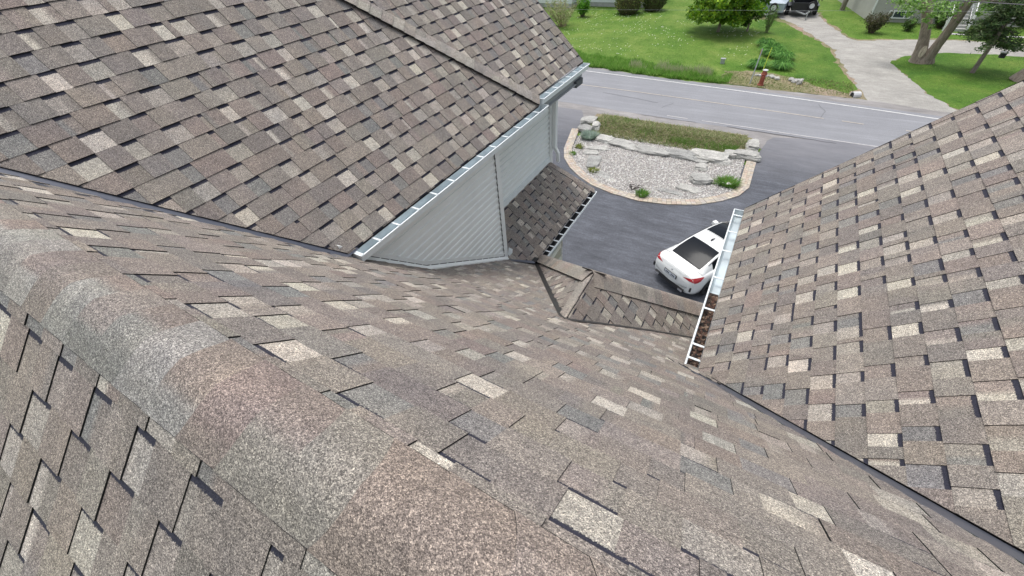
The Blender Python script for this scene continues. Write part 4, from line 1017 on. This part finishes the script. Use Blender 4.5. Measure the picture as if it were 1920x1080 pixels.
# forked big tree
b0 = ground(1725, 117); bt = empty('forked_tree', b0); B = lambda px, py, Y: atY(px, py, Y) - b0
mb = MB(); Y0 = b0.y
for pts, rd_ in (([Vector((-.15, 0, -.1)), B(1722, 108, Y0), B(1727, 92, Y0), B(1733, 70, Y0), B(1737, 45, Y0), B(1738, 20, Y0 + .1), B(1738, -10, Y0 + .2), B(1745, -60, Y0 + .4)], [.60, .44, .34, .30, .28, .26, .24, .2]),
                 ([Vector((.35, 0, -.1)), B(1742, 106, Y0 - .1), B(1757, 86, Y0 - .2), B(1774, 63, Y0 - .3), B(1790, 42, Y0 - .4), B(1808, 16, Y0 - .5), B(1822, -4, Y0 - .6), B(1860, -50, Y0 - .8)], [.46, .34, .28, .26, .25, .24, .22, .18])):
    mb.tube(pts, rd_, 14, (1, 1, 1), jit=.07)
mb.build('trunk', M['bark'], bt, recalc=False)
for pts in ([B(1738, 25, Y0), B(1705, 5, Y0 - .5), B(1680, -10, Y0 - .8)], [B(1738, 10, Y0), B(1765, -10, Y0 + .5)], [B(1815, 5, Y0 - .5), B(1850, 0, Y0 - .8), B(1880, 5, Y0 - 1)]): mb = MB(); mb.tube(pts, [.10, .06, .03][:len(pts)], 6); mb.build('branch', M['bark'], bt, recalc=False)
mb = MB(); rr = random.Random(8)
tips = [(1690, 4, 14), (1700, 14, 16), (1712, 8, 14), (1726, 16, 12), (1705, 26, 9), (1735, 38, 6), (1747, 30, 10), (1757, 12, 16), (1768, 20, 14), (1776, 6, 16), (1785, 26, 10), (1795, 10, 12), (1745, 50, 6), (1722, 2, 14), (1845, 10, 10), (1858, 18, 8), (1836, 24, 8), (1865, 6, 10), (1680, -6, 16), (1755, -8, 20), (1800, -6, 20), (1700, -12, 20), (1830, -4, 14), (1712, 40, 5), (1765, 36, 6)]
for px, py, sz in tips:
    c = B(px, py, Y0 - rr.uniform(.2, 1.6)); s = sz * .042; leafcloud(mb, c, (s, s, s * .7), int(sz * 6), .085, [(.22, .40, .08), (.28, .46, .12), (.16, .32, .06), (.36, .50, .20)], rr, shell=.05)
mb.build('crown', M['leaf'], bt, recalc=False)
mb = MB(); rr2 = random.Random(4)
cpt = B(1730, 97, Y0 - .50); 
for k in range(16):
    a, b = 6.283 * k / 16, 6.283 * (k + 1) / 16
    mb.face([cpt + Vector((0, -.03, 0)), cpt + Vector((math.cos(a) * .17, 0, math.sin(a) * .36)), cpt + Vector((math.cos(b) * .17, 0, math.sin(b) * .36))], (2.1, 2.1, 2.1))
mb.build('bark_scar', M['bark'], bt, recalc=False)
tag(bt, 'big forked tree with two leaning stems beside the gravel loop', 'tree')
# leaning conifer
b0 = ground(1822, 137); cf = empty('conifer', b0); mb = MB(); mb.tube([(0, 0, 0), (.03, 0, 2), (0, 0, 7.6)], [.13, .10, .03], 8, (.8, .8, .85)); 
nd = MB(); rr = random.Random(14); z = 1.7
while z < 7.6:
    L = 1.75 * (1 - (z - 1.2) / 6.9) ** .8 + .2
    for k in range(5):
        a = rr.uniform(0, 6.283); l = L * rr.uniform(.6, 1.15); e_ = Vector((math.cos(a) * l, math.sin(a) * l, z - l * rr.uniform(.05, .3))); s_ = Vector((0, 0, z))
        mb.tube([s_, s_.lerp(e_, .5) + Vector((0, 0, .05)), e_], [.03, .02, .008], 4, (.5, .5, .5), cap=False)
        for q in range(int(80 * l)):
            t = rr.uniform(.12, 1.05) ** .8; p = s_.lerp(e_, t) + Vector((rr.gauss(0, .13), rr.gauss(0, .13), rr.gauss(0, .07)))
            u = Vector((rr.gauss(0, 1), rr.gauss(0, 1), rr.gauss(0, .5))).normalized() * .11; v = u.cross(Vector((rr.gauss(0, 1), rr.gauss(0, 1), rr.gauss(0, 1)))).normalized() * .035
            nd.face([p - u - v, p + u, p - u + v], jitc(rr.choice([(.08, .14, .045), (.10, .17, .055), (.14, .19, .07), (.05, .10, .035)]), rr, .2))
    z += .21
mb.build('trunk', M['bark'], cf, recalc=False); nd.build('needles', M['leaf'], cf, recalc=False); tag(cf, 'dark conifer with a bare lower trunk on the right lawn', 'tree')
fd = empty('bird_feeder', atY(1877, 108, 40.0)); mb = MB(); mb.box((-.13, -.13, 0), (.13, .13, .28)); mb.build('feeder_body', M['dark'], fd); mb = MB(); mb.box((-.17, -.17, .28), (.17, .17, .33)); mb.build('feeder_roof', M['silver'], fd); mb = MB(); mb.tube([(0, 0, .33), (0, 0, 1.1)], .01, 4); mb.build('string', M['dark'], fd); tag(fd, 'small dark bird feeder hanging under the conifer branches', 'bird feeder')
b0 = ground(1914, 151); et = empty('edge_tree', b0); mb = MB(); mb.tube([(0, 0, -.05), (.1, 0, .4), (.5, 0, 1.4), (1.2, .1, 4), (2.0, .1, 7)], [.62, .42, .34, .3, .2], 12, (1, 1, 1), jit=.08); mb.build('trunk', M['bark'], et, recalc=False)
mb = MB(); rr = random.Random(2)
for i in range(12): leafcloud(mb, (2 + rr.uniform(-1.5, 1.5), rr.uniform(-1.5, 1.5), 7 + rr.uniform(-.8, 1.2)), (.8, .8, .6), 120, .12, ML, rr)
mb.build('crown', M['leaf'], et, recalc=False); tag(et, 'tree trunk cut by the right edge of the view', 'tree')

# ---- buildings
M['wwhite'] = plain('white_siding', (.78, .80, .82), .5, 0, .04, 3); M['conc'] = plain('concrete', (.42, .42, .40), .9, 0, .2, 3); M['stucco'] = plain('grey_stucco', (.43, .42, .39), .9, 0, .07, 1.2); M['glass'] = plain('window_glass', (.05, .065, .08), .08)
M['brown_stone'] = plain('brown_stone', (.30, .26, .235), .9, 0, .45, 2.2); M['roofdark'] = plain('far_roof', (.16, .14, .13), .9, 0, .2, 3); M['wframe'] = plain('white_frame', (.82, .82, .82), .4)
wh = empty('white_house', (-22, 54, 0))
def part(parent, name, boxes, m, label=None, loc=None):
    mb = MB(); o0 = Vector(loc if loc else parent.location)
    for a, b in boxes: mb.box(Vector(a) - o0, Vector(b) - o0)
    o = mb.build(name, m, parent); 
    if label: o['label'] = label
    return o
part(wh, 'wall', [((-34, 53.2, .42), (-22.9, 63, 3.4)), ((-22.9, 54.6, .42), (-14.8, 63, 3.4))], M['wwhite'])
part(wh, 'foundation', [((-33.97, 53.23, 0), (-22.93, 62.9, .42)), ((-22.9, 54.63, 0), (-14.83, 62.9, .42))], M['conc'])
part(wh, 'roof', [((-34.6, 52.6, 3.4), (-22.3, 63.5, 3.6)), ((-22.9, 54.0, 3.61), (-14.2, 63.5, 3.8))], M['roofdark'])
gd = part(wh, 'garage_door', [((-31.5, 53.15, .42), (-27.9, 53.197, 2.7))] + [((-27.2, 53.15, .42), (-23.9, 53.197, 2.7))], M['wframe'])
for (x0, x1) in ((-20.1, -17.6),):
    wn = part(wh, 'window', [((x0, 54.5, .95), (x1, 54.597, 1.07)), ((x0, 54.5, 2.3), (x1, 54.597, 2.42)), ((x0, 54.5, 1.07), (x0 + .12, 54.597, 2.3)), ((x1 - .12, 54.5, 1.07), (x1, 54.597, 2.3)), ((x0 + .68, 54.5, 1.07), (x0 + .8, 54.597, 2.3)), ((x1 - .8, 54.5, 1.07), (x1 - .68, 54.597, 2.3))], M['wframe'])
    part(wn, 'pane', [((x0 + .12, 54.55, 1.07), (x1 - .12, 54.59, 2.3))], M['glass'], loc=wh.location)
tag(wh, 'white sided bungalow with a grey foundation beyond the left lawn', 'house')
gh = empty('grey_house', (6.1, 52.4, 0)); GA = Vector((6.1, 52.37, 0)); 
zf = lambda px, py: atY(px, py, 52.35)
# side wall follows the photo: runs back and slightly left
mb = MB(); L0 = Vector((0, 0, 0)); L1 = Vector((-2.37, 9.3, 0)); up3 = Vector((0, 0, 3.3)); rgt = Vector((17, 0, 0))
mb.face([L0, L1, L1 + up3, L0 + up3]); mb.build('wall', M['stucco'], gh)['label'] = 'plain beige side wall'
mb = MB(); mb.face([L0, L0 + rgt, L0 + rgt + Vector((0, 0, 1.75)), L0 + Vector((0, 0, 1.75))]); mb.face([L0 + rgt, L0 + rgt + Vector((-1, 9, 0)), L0 + rgt + Vector((-1, 9, 3.3)), L0 + rgt + up3]); mb.build('wall', M['stucco'], gh)['label'] = 'grey stucco lower front wall'
mb = MB(); mb.box((.06, -.05, 1.75), (17, .02, 3.3)); rr = random.Random(6)
for i in range(420):
    x = rr.uniform(.1, 16.5); z = 1.78 + .1 * rr.randint(0, 14); w_ = rr.uniform(.2, .7); mb.box((x, -.05 - rr.uniform(.005, .03), z), (x + w_, -.05, z + .085))
mb.build('stone_facing', M['brown_stone'], gh)
mb = MB(); mb.box((-.05, -.06, 0), (.07, .05, 3.3)); mb.build('corner_trim', M['wframe'], gh)
mb = MB(); mb.face([Vector((-.5, -.5, 3.3)), Vector((17.5, -.5, 3.3)), Vector((15, 4.6, 5)), Vector((-2, 4.6, 5))]); mb.face([Vector((-2, 4.6, 5)), Vector((15, 4.6, 5)), Vector((16, 9.8, 3.3)), Vector((-3, 9.8, 3.3))]); mb.face([Vector((-.5, -.5, 3.3)), Vector((-2, 4.6, 5)), Vector((-3, 9.8, 3.3))]); mb.build('roof', M['roofdark'], gh)
def gwin(px0, py0, px1, py1, nm):
    a = zf(px0, py1) - Vector((6.1, 52.4, 0)); b = zf(px1, py0) - Vector((6.1, 52.4, 0)); x0, x1, z0, z1 = a.x, b.x, a.z, b.z
    mb = MB(); t = .09
    mb.box((x0, -.12, z0), (x1, -.06, z0 + t)); mb.box((x0, -.12, z1 - t), (x1, -.06, z1)); 
    for k in nm: xx = x0 + (x1 - x0) * k; mb.box((xx - t / 2, -.12, z0 + t), (xx + t / 2, -.06, z1 - t))
    w1 = mb.build('window', M['wframe'], gh); mb = MB(); mb.box((x0, -.09, z0 + t), (x1, -.065, z1 - t)); mb.build('pane', M['glass'], w1)
gwin(1662, 20, 1712, 34, (0.02, .22, .74, .98)); gwin(1798, 28, 1815, 37.5, (.04, .5, .96))
mb = MB(); sx = zf(1776, 45).x - 6.1
for k in range(7): mb.box((sx - .5, -2.4 + k * .3, 0), (sx + .8, -2.1 + k * .3, .18 + k * .18))
st = mb.build('stair', M['conc'], gh)
mb = MB()
for xx in (sx - .55, sx + .85):
    mb.bar((xx, -2.4, 1.1), (xx, -.1, 2.5), .06, .06); mb.bar((xx, -2.4, .3), (xx, -.1, 1.6), .05, .05)
    for k in range(9): mb.bar((xx, -2.35 + k * .28, .25 + k * .17), (xx, -2.35 + k * .28, 1.1 + k * .17), .035, .035, upv=(0, 1, 0))
    mb.box((xx - .06, -2.46, 0), (xx + .06, -2.34, 1.2)); mb.box((xx - .06, -.2, 0), (xx + .06, -.08, 3.2))
mb.build('stair_rail', M['wframe'], gh)
tag(gh, 'grey stucco house with brown stone facing and a white railed stair', 'house')
sheet('path', [(11.2, 48.85), (24, 48.6), (24, 49.1), (11.2, 49.3)], .03, M['conc'], .03)
b0 = ground(1578.5, 19); mb = MB(); mb.tube([(0, 0, 0), (0, 0, 4), (0, 0, 9)], [.22, .20, .16], 10, (.8, .85, .85)); up_ = empty('utility_pole', b0); mb.build('pole', M['bark'], up_, recalc=False); mb = MB(); mb.box((-1.2, -.06, 8.3), (1.2, .06, 8.45)); mb.build('crossarm', M['bark'], up_); tag(up_, 'wooden utility pole beside the beige side wall', 'utility pole')
M['wire'] = plain('wire', (.07, .07, .08), .5); M['wire2'] = plain('bright_wire', (.35, .37, .38), .5)
mb = MB(); A, B_ = atY(1640, -8, 36), atY(1925, 9, 31); pts = [A.lerp(B_, k / 10) for k in range(-4, 15)]; mb.tube(pts, .022, 5); tag(mb.build('overhead_wire', M['wire'], recalc=False), 'dark overhead wire crossing the top right above the conifer', 'wire', 'overhead wires')
mb = MB(); A, B_ = atY(1120, 18, 38), atY(1225, 18.5, 37); pts = [A.lerp(B_, k / 8) for k in range(-30, 40, 2)]; mb.tube(pts, .004, 4); tag(mb.build('overhead_wire', M['wire2'], recalc=False), 'thin pale wire crossing in front of the rounded cedar shrubs', 'wire', 'overhead wires')
fe = empty('rail_fence', (-1, 61, 0)); mb = MB()
for zz in (.5, 1.0): mb.box((-3, -.02, zz - .03), (5.5, .02, zz + .03))
mb.build('rail', M['dark'], fe)
for k in range(5): mb = MB(); mb.box((-3 + k * 2.1, -.04, 0), (-2.92 + k * 2.1, .04, 1.15)); mb.build('fence_post', M['dark'], fe)
tag(fe, 'black metal rail fence behind the trailers', 'fence')

# ---- wheels, trailers
M['tyre'] = plain('tyre', (.018, .018, .02), .8); M['rimw'] = plain('rim_white', (.72, .73, .74), .4); M['rimd'] = plain('rim_dark', (.05, .05, .055), .3, .6); M['blk'] = plain('trailer_black', (.012, .013, .015), .35); M['tgrey'] = plain('trailer_grey', (.40, .47, .53), .5, 0, .06, 2)
def wheel(parent, c, rad, wd, axis, rim, name='wheel', spokes=0):
    e = MB(); lathe(e, [(rad * .62, -wd / 2), (rad * .93, -wd / 2), (rad, -wd * .35), (rad, wd * .35), (rad * .93, wd / 2), (rad * .62, wd / 2), (rad * .62, -wd / 2)], 24, axis=axis)
    w1 = e.build(name, M['tyre'], parent); w1.location = c
    e = MB()
    if spokes:
        lathe(e, [(rad * .66, -wd * .44), (rad * .60, -wd * .44), (rad * .60, wd * .44), (rad * .66, wd * .44)], 24, axis=axis)
        lathe(e, [(0, -wd * .45), (rad * .14, -wd * .45), (rad * .14, wd * .45), (0, wd * .45)], 12, axis=axis)
        for k in range(spokes):
            a = 6.283 * k / spokes; d = Vector((math.cos(a), 0, math.sin(a))) if axis == 'y' else Vector((0, math.cos(a), math.sin(a)))
            for sgn in (-1, 1):
                o_ = Vector((0, sgn * wd * .4, 0)) if axis == 'y' else Vector((sgn * wd * .4, 0, 0)); e.bar(d * rad * .1 + o_, d * rad * .63 + o_, rad * .10, .02, upv=tuple(o_))
    else: lathe(e, [(0, -wd * .3), (rad * .25, -wd * .34), (rad * .5, -wd * .2), (rad * .62, -wd * .46), (rad * .62, wd * .46), (rad * .5, wd * .2), (rad * .25, wd * .34), (0, wd * .3)], 20, axis=axis)
    e.build('rim', rim, w1); return w1
tp = Vector((-2.0, 52.3, 0)); t1 = empty('covered_trailer', tp, R(-4)); mb = MB()
W, Lr = 1.2, 3.0
rg = [[Vector((-W, 0, .45)), Vector((W, 0, .45)), Vector((W, 0, 1.15)), Vector((-W, 0, 1.15))], [Vector((-W, Lr, .45)), Vector((W, Lr, .45)), Vector((W, Lr, 1.15)), Vector((-W, Lr, 1.15))]]
for k in range(4): mb.face([rg[0][k], rg[0][(k + 1) % 4], rg[1][(k + 1) % 4], rg[1][k]])
mb.face(rg[0]); mb.face(rg[1]); 
rd0, rd1 = Vector((0, .9, 1.75)), Vector((0, Lr - .4, 1.75)); e_ = [Vector((-W - .04, -.04, 1.16)), Vector((W + .04, -.04, 1.16)), Vector((W + .04, Lr + .04, 1.16)), Vector((-W - .04, Lr + .04, 1.16))]
mb.build('body', M['tgrey'], t1); mb = MB()
mb.face([e_[0], e_[1], rd0]); mb.face([e_[1], e_[2], rd1, rd0]); mb.face([e_[2], e_[3], rd1]); mb.face([e_[3], e_[0], rd0, rd1]); mb.build('cover', M['tgrey'], t1)
wheel(t1, (.35, -.12, .85), .36, .2, 'y', M['rimw'], 'spare_wheel'); wheel(t1, (-1.35, 1.6, .33), .33, .2, 'x', M['rimw']); wheel(t1, (1.35, 1.6, .33), .33, .2, 'x', M['rimw'])
mb = MB(); mb.bar((-.7, 0, .42), (0, -1.1, .42), .08, .08); mb.bar((.7, 0, .42), (0, -1.1, .42), .08, .08); mb.tube([(.05, -.95, 0), (.05, -.95, .6)], .035, 6); mb.build('drawbar', M['galv'], t1)
tag(t1, 'light grey blue covered trailer with a spare wheel on its front', 'trailer')
t2 = empty('black_trailer', (.85, 52.9, 0), R(6)); mb = MB(); W = 1.0; Lr = 3.2
mb.box((-W, 0, .52), (W, Lr, .58)); mb.box((-W, 0, .58), (W, .05, 1.15)); mb.box((-W, .05, .58), (-W + .05, Lr, 1.15)); mb.box((W - .05, .05, .58), (W, Lr, 1.15)); mb.box((-W, Lr - .05, .58), (W, Lr, 1.15)); mb.build('body', M['blk'], t2)
mb = MB()
for y in (0.02, Lr * .5, Lr - .02):
    for xx in (-W + .03, W - .03): mb.bar((xx, y, 1.15), (xx, y, 1.7), .05, .05, upv=(0, 1, 0))
for xx in (-W + .03, W - .03): mb.bar((xx, 0, 1.7), (xx, Lr, 1.7), .05, .05)
mb.bar((-W, .02, 1.7), (W, .02, 1.7), .05, .05); mb.bar((-W, .02, 1.42), (W, .02, 1.42), .03, .03); mb.build('rack', M['blk'], t2)
mb = MB(); mb.box((-W - .32, .7, .78), (-W - .01, 2.5, .82)); mb.box((W + .01, .7, .78), (W + .32, 2.5, .82)); mb.build('mudguard', M['blk'], t2)
for y in (1.1, 1.95):
    for sx_ in (-1, 1): wheel(t2, (sx_ * (W + .17), y, .36), .36, .22, 'x', M['rimw'])
wheel(t2, (.55, -.12, .95), .33, .18, 'y', M['rimw'], 'spare_wheel')
mb = MB(); mb.bar((-.6, 0, .5), (.1, -1.4, .5), .09, .09); mb.bar((.6, 0, .5), (.1, -1.4, .5), .09, .09); mb.tube([(.3, -1.15, 0), (.3, -1.15, .75)], .04, 6); mb.build('drawbar', M['galv'], t2)
tag(t2, 'black open twin axle trailer with white wheels on the gravel', 'trailer')

# ================================================================ THE CAR
M['car'] = plain('car_white', (.80, .815, .80), .22, 0, 0, 1, coat=.8); M['cglass'] = plain('car_glass', (.008, .011, .016), .10, 0); M['cglass'].node_tree.nodes['Principled BSDF'].inputs['Specular IOR Level'].default_value = .10; M['ctrim'] = plain('car_trim', (.02, .02, .022), .4); M['lamp'] = plain('tail_lamp', (.38, .012, .02), .15, 0, 0, 1, coat=.6); M['plate'] = plain('number_plate', (.62, .66, .72), .5); M['chrome'] = plain('chrome', (.7, .7, .72), .15, .9)
car = empty('parked_car', (-.83, 10.87, .035), 0)
car.rotation_euler = (0, 0, math.atan2(.853, .52))      # local +x is forward
ST = [(0.00, .66, .42, .72, .80), (.03, .76, .34, .80, .90), (.10, .835, .28, .90, 1.00), (.22, .87, .24, .955, 1.052), (.34, .885, .22, .96, 1.035), (.6, .892, .2, .955, 1.02), (1.0, .893, .19, .95, 1.0), (1.6, .885, .19, .94, .96), (2.4, .885, .19, .925, .95), (3.1, .885, .19, .915, .97), (3.5, .89, .2, .88, .965), (4.0, .88, .21, .80, .89), (4.35, .82, .25, .70, .80), (4.55, .70, .3, .58, .66), (4.63, .5, .36, .5, .55)]
def stat(x):
    for i in range(len(ST) - 1):
        if x <= ST[i + 1][0]:
            a, b = ST[i], ST[i + 1]; k = (x - a[0]) / (b[0] - a[0]); return [a[j] + (b[j] - a[j]) * k for j in range(5)]
    return list(ST[-1])
def ring(x):
    _, w_, zb, zs, zt = stat(x)
    return [(0, zb), (w_ * .80, zb), (w_ * .955, zb + .06), (w_ * .99, zb + .18), (w_, (zb + zs) * .5 + .02), (w_ * .985, zs - .13), (w_ * .955, zs - .04), (w_ * .90, zs + .012), (w_ * .80, zs + (zt - zs) * .42), (w_ * .6, zs + (zt - zs) * .75), (w_ * .3, zs + (zt - zs) * .95), (0, zt)]
xs = [0, .015, .03, .06, .10, .15, .22, .28, .34, .45, .6, .8, 1.0, 1.3, 1.6, 2.0, 2.4, 2.8, 3.1, 3.3, 3.5, 3.75, 4.0, 4.2, 4.35, 4.45, 4.55, 4.6, 4.63]
mb = MB()
def bow(x, y): return x + (0.10 * (abs(y) / .89) ** 2.2 if x < .5 else 0) * (1 - x / .5) + (-.16 * (abs(y) / .89) ** 2 * (x - 4.0) / .63 if x > 4 else 0)
for i in range(len(xs) - 1):
    a, b = ring(xs[i]), ring(xs[i + 1])
    for s in (1, -1):
        for k in range(len(a) - 1):
            mb.face([(bow(xs[i], a[k][0]), s * a[k][0], a[k][1]), (bow(xs[i + 1], b[k][0]), s * b[k][0], b[k][1]), (bow(xs[i + 1], b[k + 1][0]), s * b[k + 1][0], b[k + 1][1]), (bow(xs[i], a[k + 1][0]), s * a[k + 1][0], a[k + 1][1])], smooth=True)
for x in (0, 4.63):
    a = ring(x)
    for s in (1, -1):
        for k in range(1, len(a) - 2): mb.face([(bow(x, 0), 0, a[0][1]), (bow(x, a[k][0]), s * a[k][0], a[k][1]), (bow(x, a[k + 1][0]), s * a[k + 1][0], a[k + 1][1])], smooth=True)
        mb.face([(bow(x, 0), 0, a[0][1]), (bow(x, a[-2][0]), s * a[-2][0], a[-2][1]), (bow(x, 0), 0, a[-1][1])], smooth=True)
body = mb.build('body', M['car'], car, merge=True)
# wheel arches cut with a boolean that is applied at once
cutters = []
for xw in (.93, 3.63):
    c_ = MB(); lathe(c_, [(0, -1.2), (.37, -1.2), (.37, 1.2), (0, 1.2)], 28, c=(xw, 0, .33), axis='y'); co_ = c_.build('wheel_arch_cutter', M['ctrim'], merge=True); cutters.append(co_)
    md = body.modifiers.new('b', 'BOOLEAN'); md.object = co_; md.operation = 'DIFFERENCE'; md.solver = 'EXACT'; co_.matrix_world = Matrix.Translation(car.location) @ car.rotation_euler.to_matrix().to_4x4()
bpy.context.view_layer.update(); dg = bpy.context.evaluated_depsgraph_get()
nm = bpy.data.meshes.new_from_object(body.evaluated_get(dg)); body.modifiers.clear(); body.data = nm
for c_ in cutters: bpy.data.objects.remove(c_)
mb = MB(); mb.box((.5, -.7, .30), (4.1, .7, .75)); mb.build('underbody', M['ctrim'], car)
# greenhouse
GS = [(.50, .62, 1.022, .80, .99), (.62, .64, 1.065, .79, .98), (.85, .63, 1.175, .78, .96), (1.15, .60, 1.295, .775, .95), (1.42, .575, 1.365, .77, .945), (1.7, .565, 1.40, .77, .94), (2.05, .565, 1.42, .77, .935), (2.45, .57, 1.415, .775, .93), (2.75, .575, 1.385, .78, .93), (3.1, .62, 1.235, .79, .94), (3.45, .67, 1.05, .80, .95), (3.6, .70, .965, .80, .94)]
def gst(x):
    for i in range(len(GS) - 1):
        if x <= GS[i + 1][0] + 1e-9:
            a, b = GS[i], GS[i + 1]; k = (x - a[0]) / (b[0] - a[0]); return [a[j] + (b[j] - a[j]) * k for j in range(5)]
    return list(GS[-1])
def gring(x):
    _, wt, zt, wb, zb = gst(x); zb = min(zb, zt - .005); dz = zt - zb
    sag = .03 * min(1, dz / .3)
    return [(wb, zb - .06), (wb - .005, zb), (wb + (wt - wb) * .55, zb + dz * .55), (wt + .03, zt - sag - .035 * min(1, dz / .3)), (wt, zt - sag), (wt * .93, zt - sag * .75), (wt * .55, zt - sag * .25), (0, zt)]
gx = [.50, .56, .62, .70, .85, 1.0, 1.15, 1.30, 1.40, 1.44, 1.6, 1.8, 1.93, 1.97, 2.2, 2.45, 2.75, 2.9, 3.1, 3.3, 3.45, 3.54, 3.6]
gp = {'white': MB(), 'rear': MB(), 'front': MB(), 'side': MB()}
for i in range(len(gx) - 1):
    a, b = gring(gx[i]), gring(gx[i + 1]); xm = (gx[i] + gx[i + 1]) / 2
    for k in range(7):
        if k >= 5: t = 'rear' if .56 < xm < 1.42 else ('front' if 1.95 < xm < 3.55 else 'white')
        elif k in (1, 2) and 1.05 < xm < 3.25: t = 'side'
        else: t = 'white'
        for s in (1, -1): gp[t].face([(gx[i], s * a[k][0], a[k][1]), (gx[i + 1], s * b[k][0], b[k][1]), (gx[i + 1], s * b[k + 1][0], b[k + 1][1]), (gx[i], s * a[k + 1][0], a[k + 1][1])], smooth=True)
gp['white'].build('roof', M['car'], car, merge=True); gp['rear'].build('rear_window', M['cglass'], car, merge=True); gp['front'].build('windscreen_and_sunroof', M['cglass'], car, merge=True); gp['side'].build('side_windows', M['cglass'], car, merge=True)
for s in (1, -1):
    mb = MB(); P_ = [(x, s * (gring(x)[3][0] + .004), gring(x)[3][1] + .006) for x in (.85, 1.15, 1.42, 1.7, 2.05, 2.45, 2.75, 3.1, 3.45)]; mb.tube(P_, .012, 5); mb.build('roof_rail_trim', M['ctrim'], car)
    mb = MB(); mb.tube([(1.1, s * .775, .945), (2.0, s * .775, .938), (3.2, s * .80, .945)], .014, 5); mb.build('window_trim', M['ctrim'], car)
mb = MB()
for xx in (1.935,): a = gring(xx); mb.tube([(xx, y, z + .003) for y, z in [(-a[5][0], a[5][1]), (-a[6][0], a[6][1]), (0, a[7][1]), (a[6][0], a[6][1]), (a[5][0], a[5][1])]], .006, 4)
mb.build('sunroof_seam', M['ctrim'], car)
# tail lamps following the body skin
def skin(x, kf):
    a = ring(x); k = min(int(kf), len(a) - 2); f = kf - k; y = a[k][0] + (a[k + 1][0] - a[k][0]) * f; z = a[k][1] + (a[k + 1][1] - a[k][1]) * f; return y, z
for s in (1, -1):
    mb = MB(); U = [(.035, 8.9, 9.15), (.045, 7.4, 8.95), (.075, 6.2, 8.3), (.13, 5.3, 7.6), (.22, 5.0, 7.15), (.34, 5.15, 6.95), (.46, 5.7, 6.7), (.54, 6.15, 6.4)]
    V = []
    for (x, k0, k1) in U:
        row = []
        for q in range(5):
            y, z = skin(x, k0 + (k1 - k0) * q / 4); n_ = Vector((-.55 if x < .12 else -.15, s * .8, .35)).normalized() * .012; row.append(Vector((bow(x, y), s * y, z)) + n_)
        V.append(row)
    for i in range(len(V) - 1):
        for q in range(4): mb.face([V[i][q], V[i + 1][q], V[i + 1][q + 1], V[i][q + 1]], smooth=True)
    mb.build('tail_light', M['lamp'], car, merge=True)
mb = MB(); mb.box((-.018, -.26, .66), (.02, .26, .80)); pf = mb.build('plate_recess', M['ctrim'], car)
mb = MB(); mb.box((-.024, -.235, .675), (-.0181, .235, .785)); pl = mb.build('number_plate', M['plate'], pf)
mb = MB()
for k in range(7):
    if k == 3: continue
    y = -.17 + k * .057; mb.box((-.027, y - .017, .70), (-.0242, y + .017, .76))
mb.build('plate_characters', M['ctrim'], pf)
mb = MB(); lathe(mb, [(0, -.012), (.04, -.012), (.04, 0)], 16, c=(.035, 0, .875), axis='x'); mb.build('emblem', M['chrome'], car)
mb = MB(); mb.tube([(.10, -.60, 1.005), (.065, -.3, 1.04), (.055, 0, 1.055), (.065, .3, 1.04), (.10, .60, 1.005)], .014, 6); mb.build('spoiler_lip', M['car'], car)
mb = MB(); mb.box((-.01, -.62, .33), (.10, .62, .46)); mb.build('rear_diffuser', M['ctrim'], car)
for s in (1, -1):
    mb = MB(); mb.box((-.03, s * .52 - .09, .36), (.04, s * .52 + .09, .42)); mb.build('exhaust_tip', M['chrome'], car)
    mb = MB(); mb.box((.10, s * .80 - .012, .46), (.13, s * .80 + .05, .62)); mb.build('bumper_vent', M['ctrim'], car)
    for xw in (.93, 3.63): wheel(car, (xw, s * .80, .33), .33, .22, 'y', M['rimd'], 'wheel', spokes=5)
    mb = MB(); mb.bar((3.0, s * .84, .98), (3.02, s * 1.02, 1.0), .16, .12, upv=(0, 0, 1)); mb.build('wing_mirror', M['car'], car)
mb = MB(); mb.tube([(1.60, 0, 1.395), (1.66, 0, 1.44), (1.78, 0, 1.415)], [.03, .022, .012], 6); mb.build('antenna_fin', M['ctrim'], car)
tag(car, 'white coupe style saloon parked on the dark driveway by the right gutter', 'car')
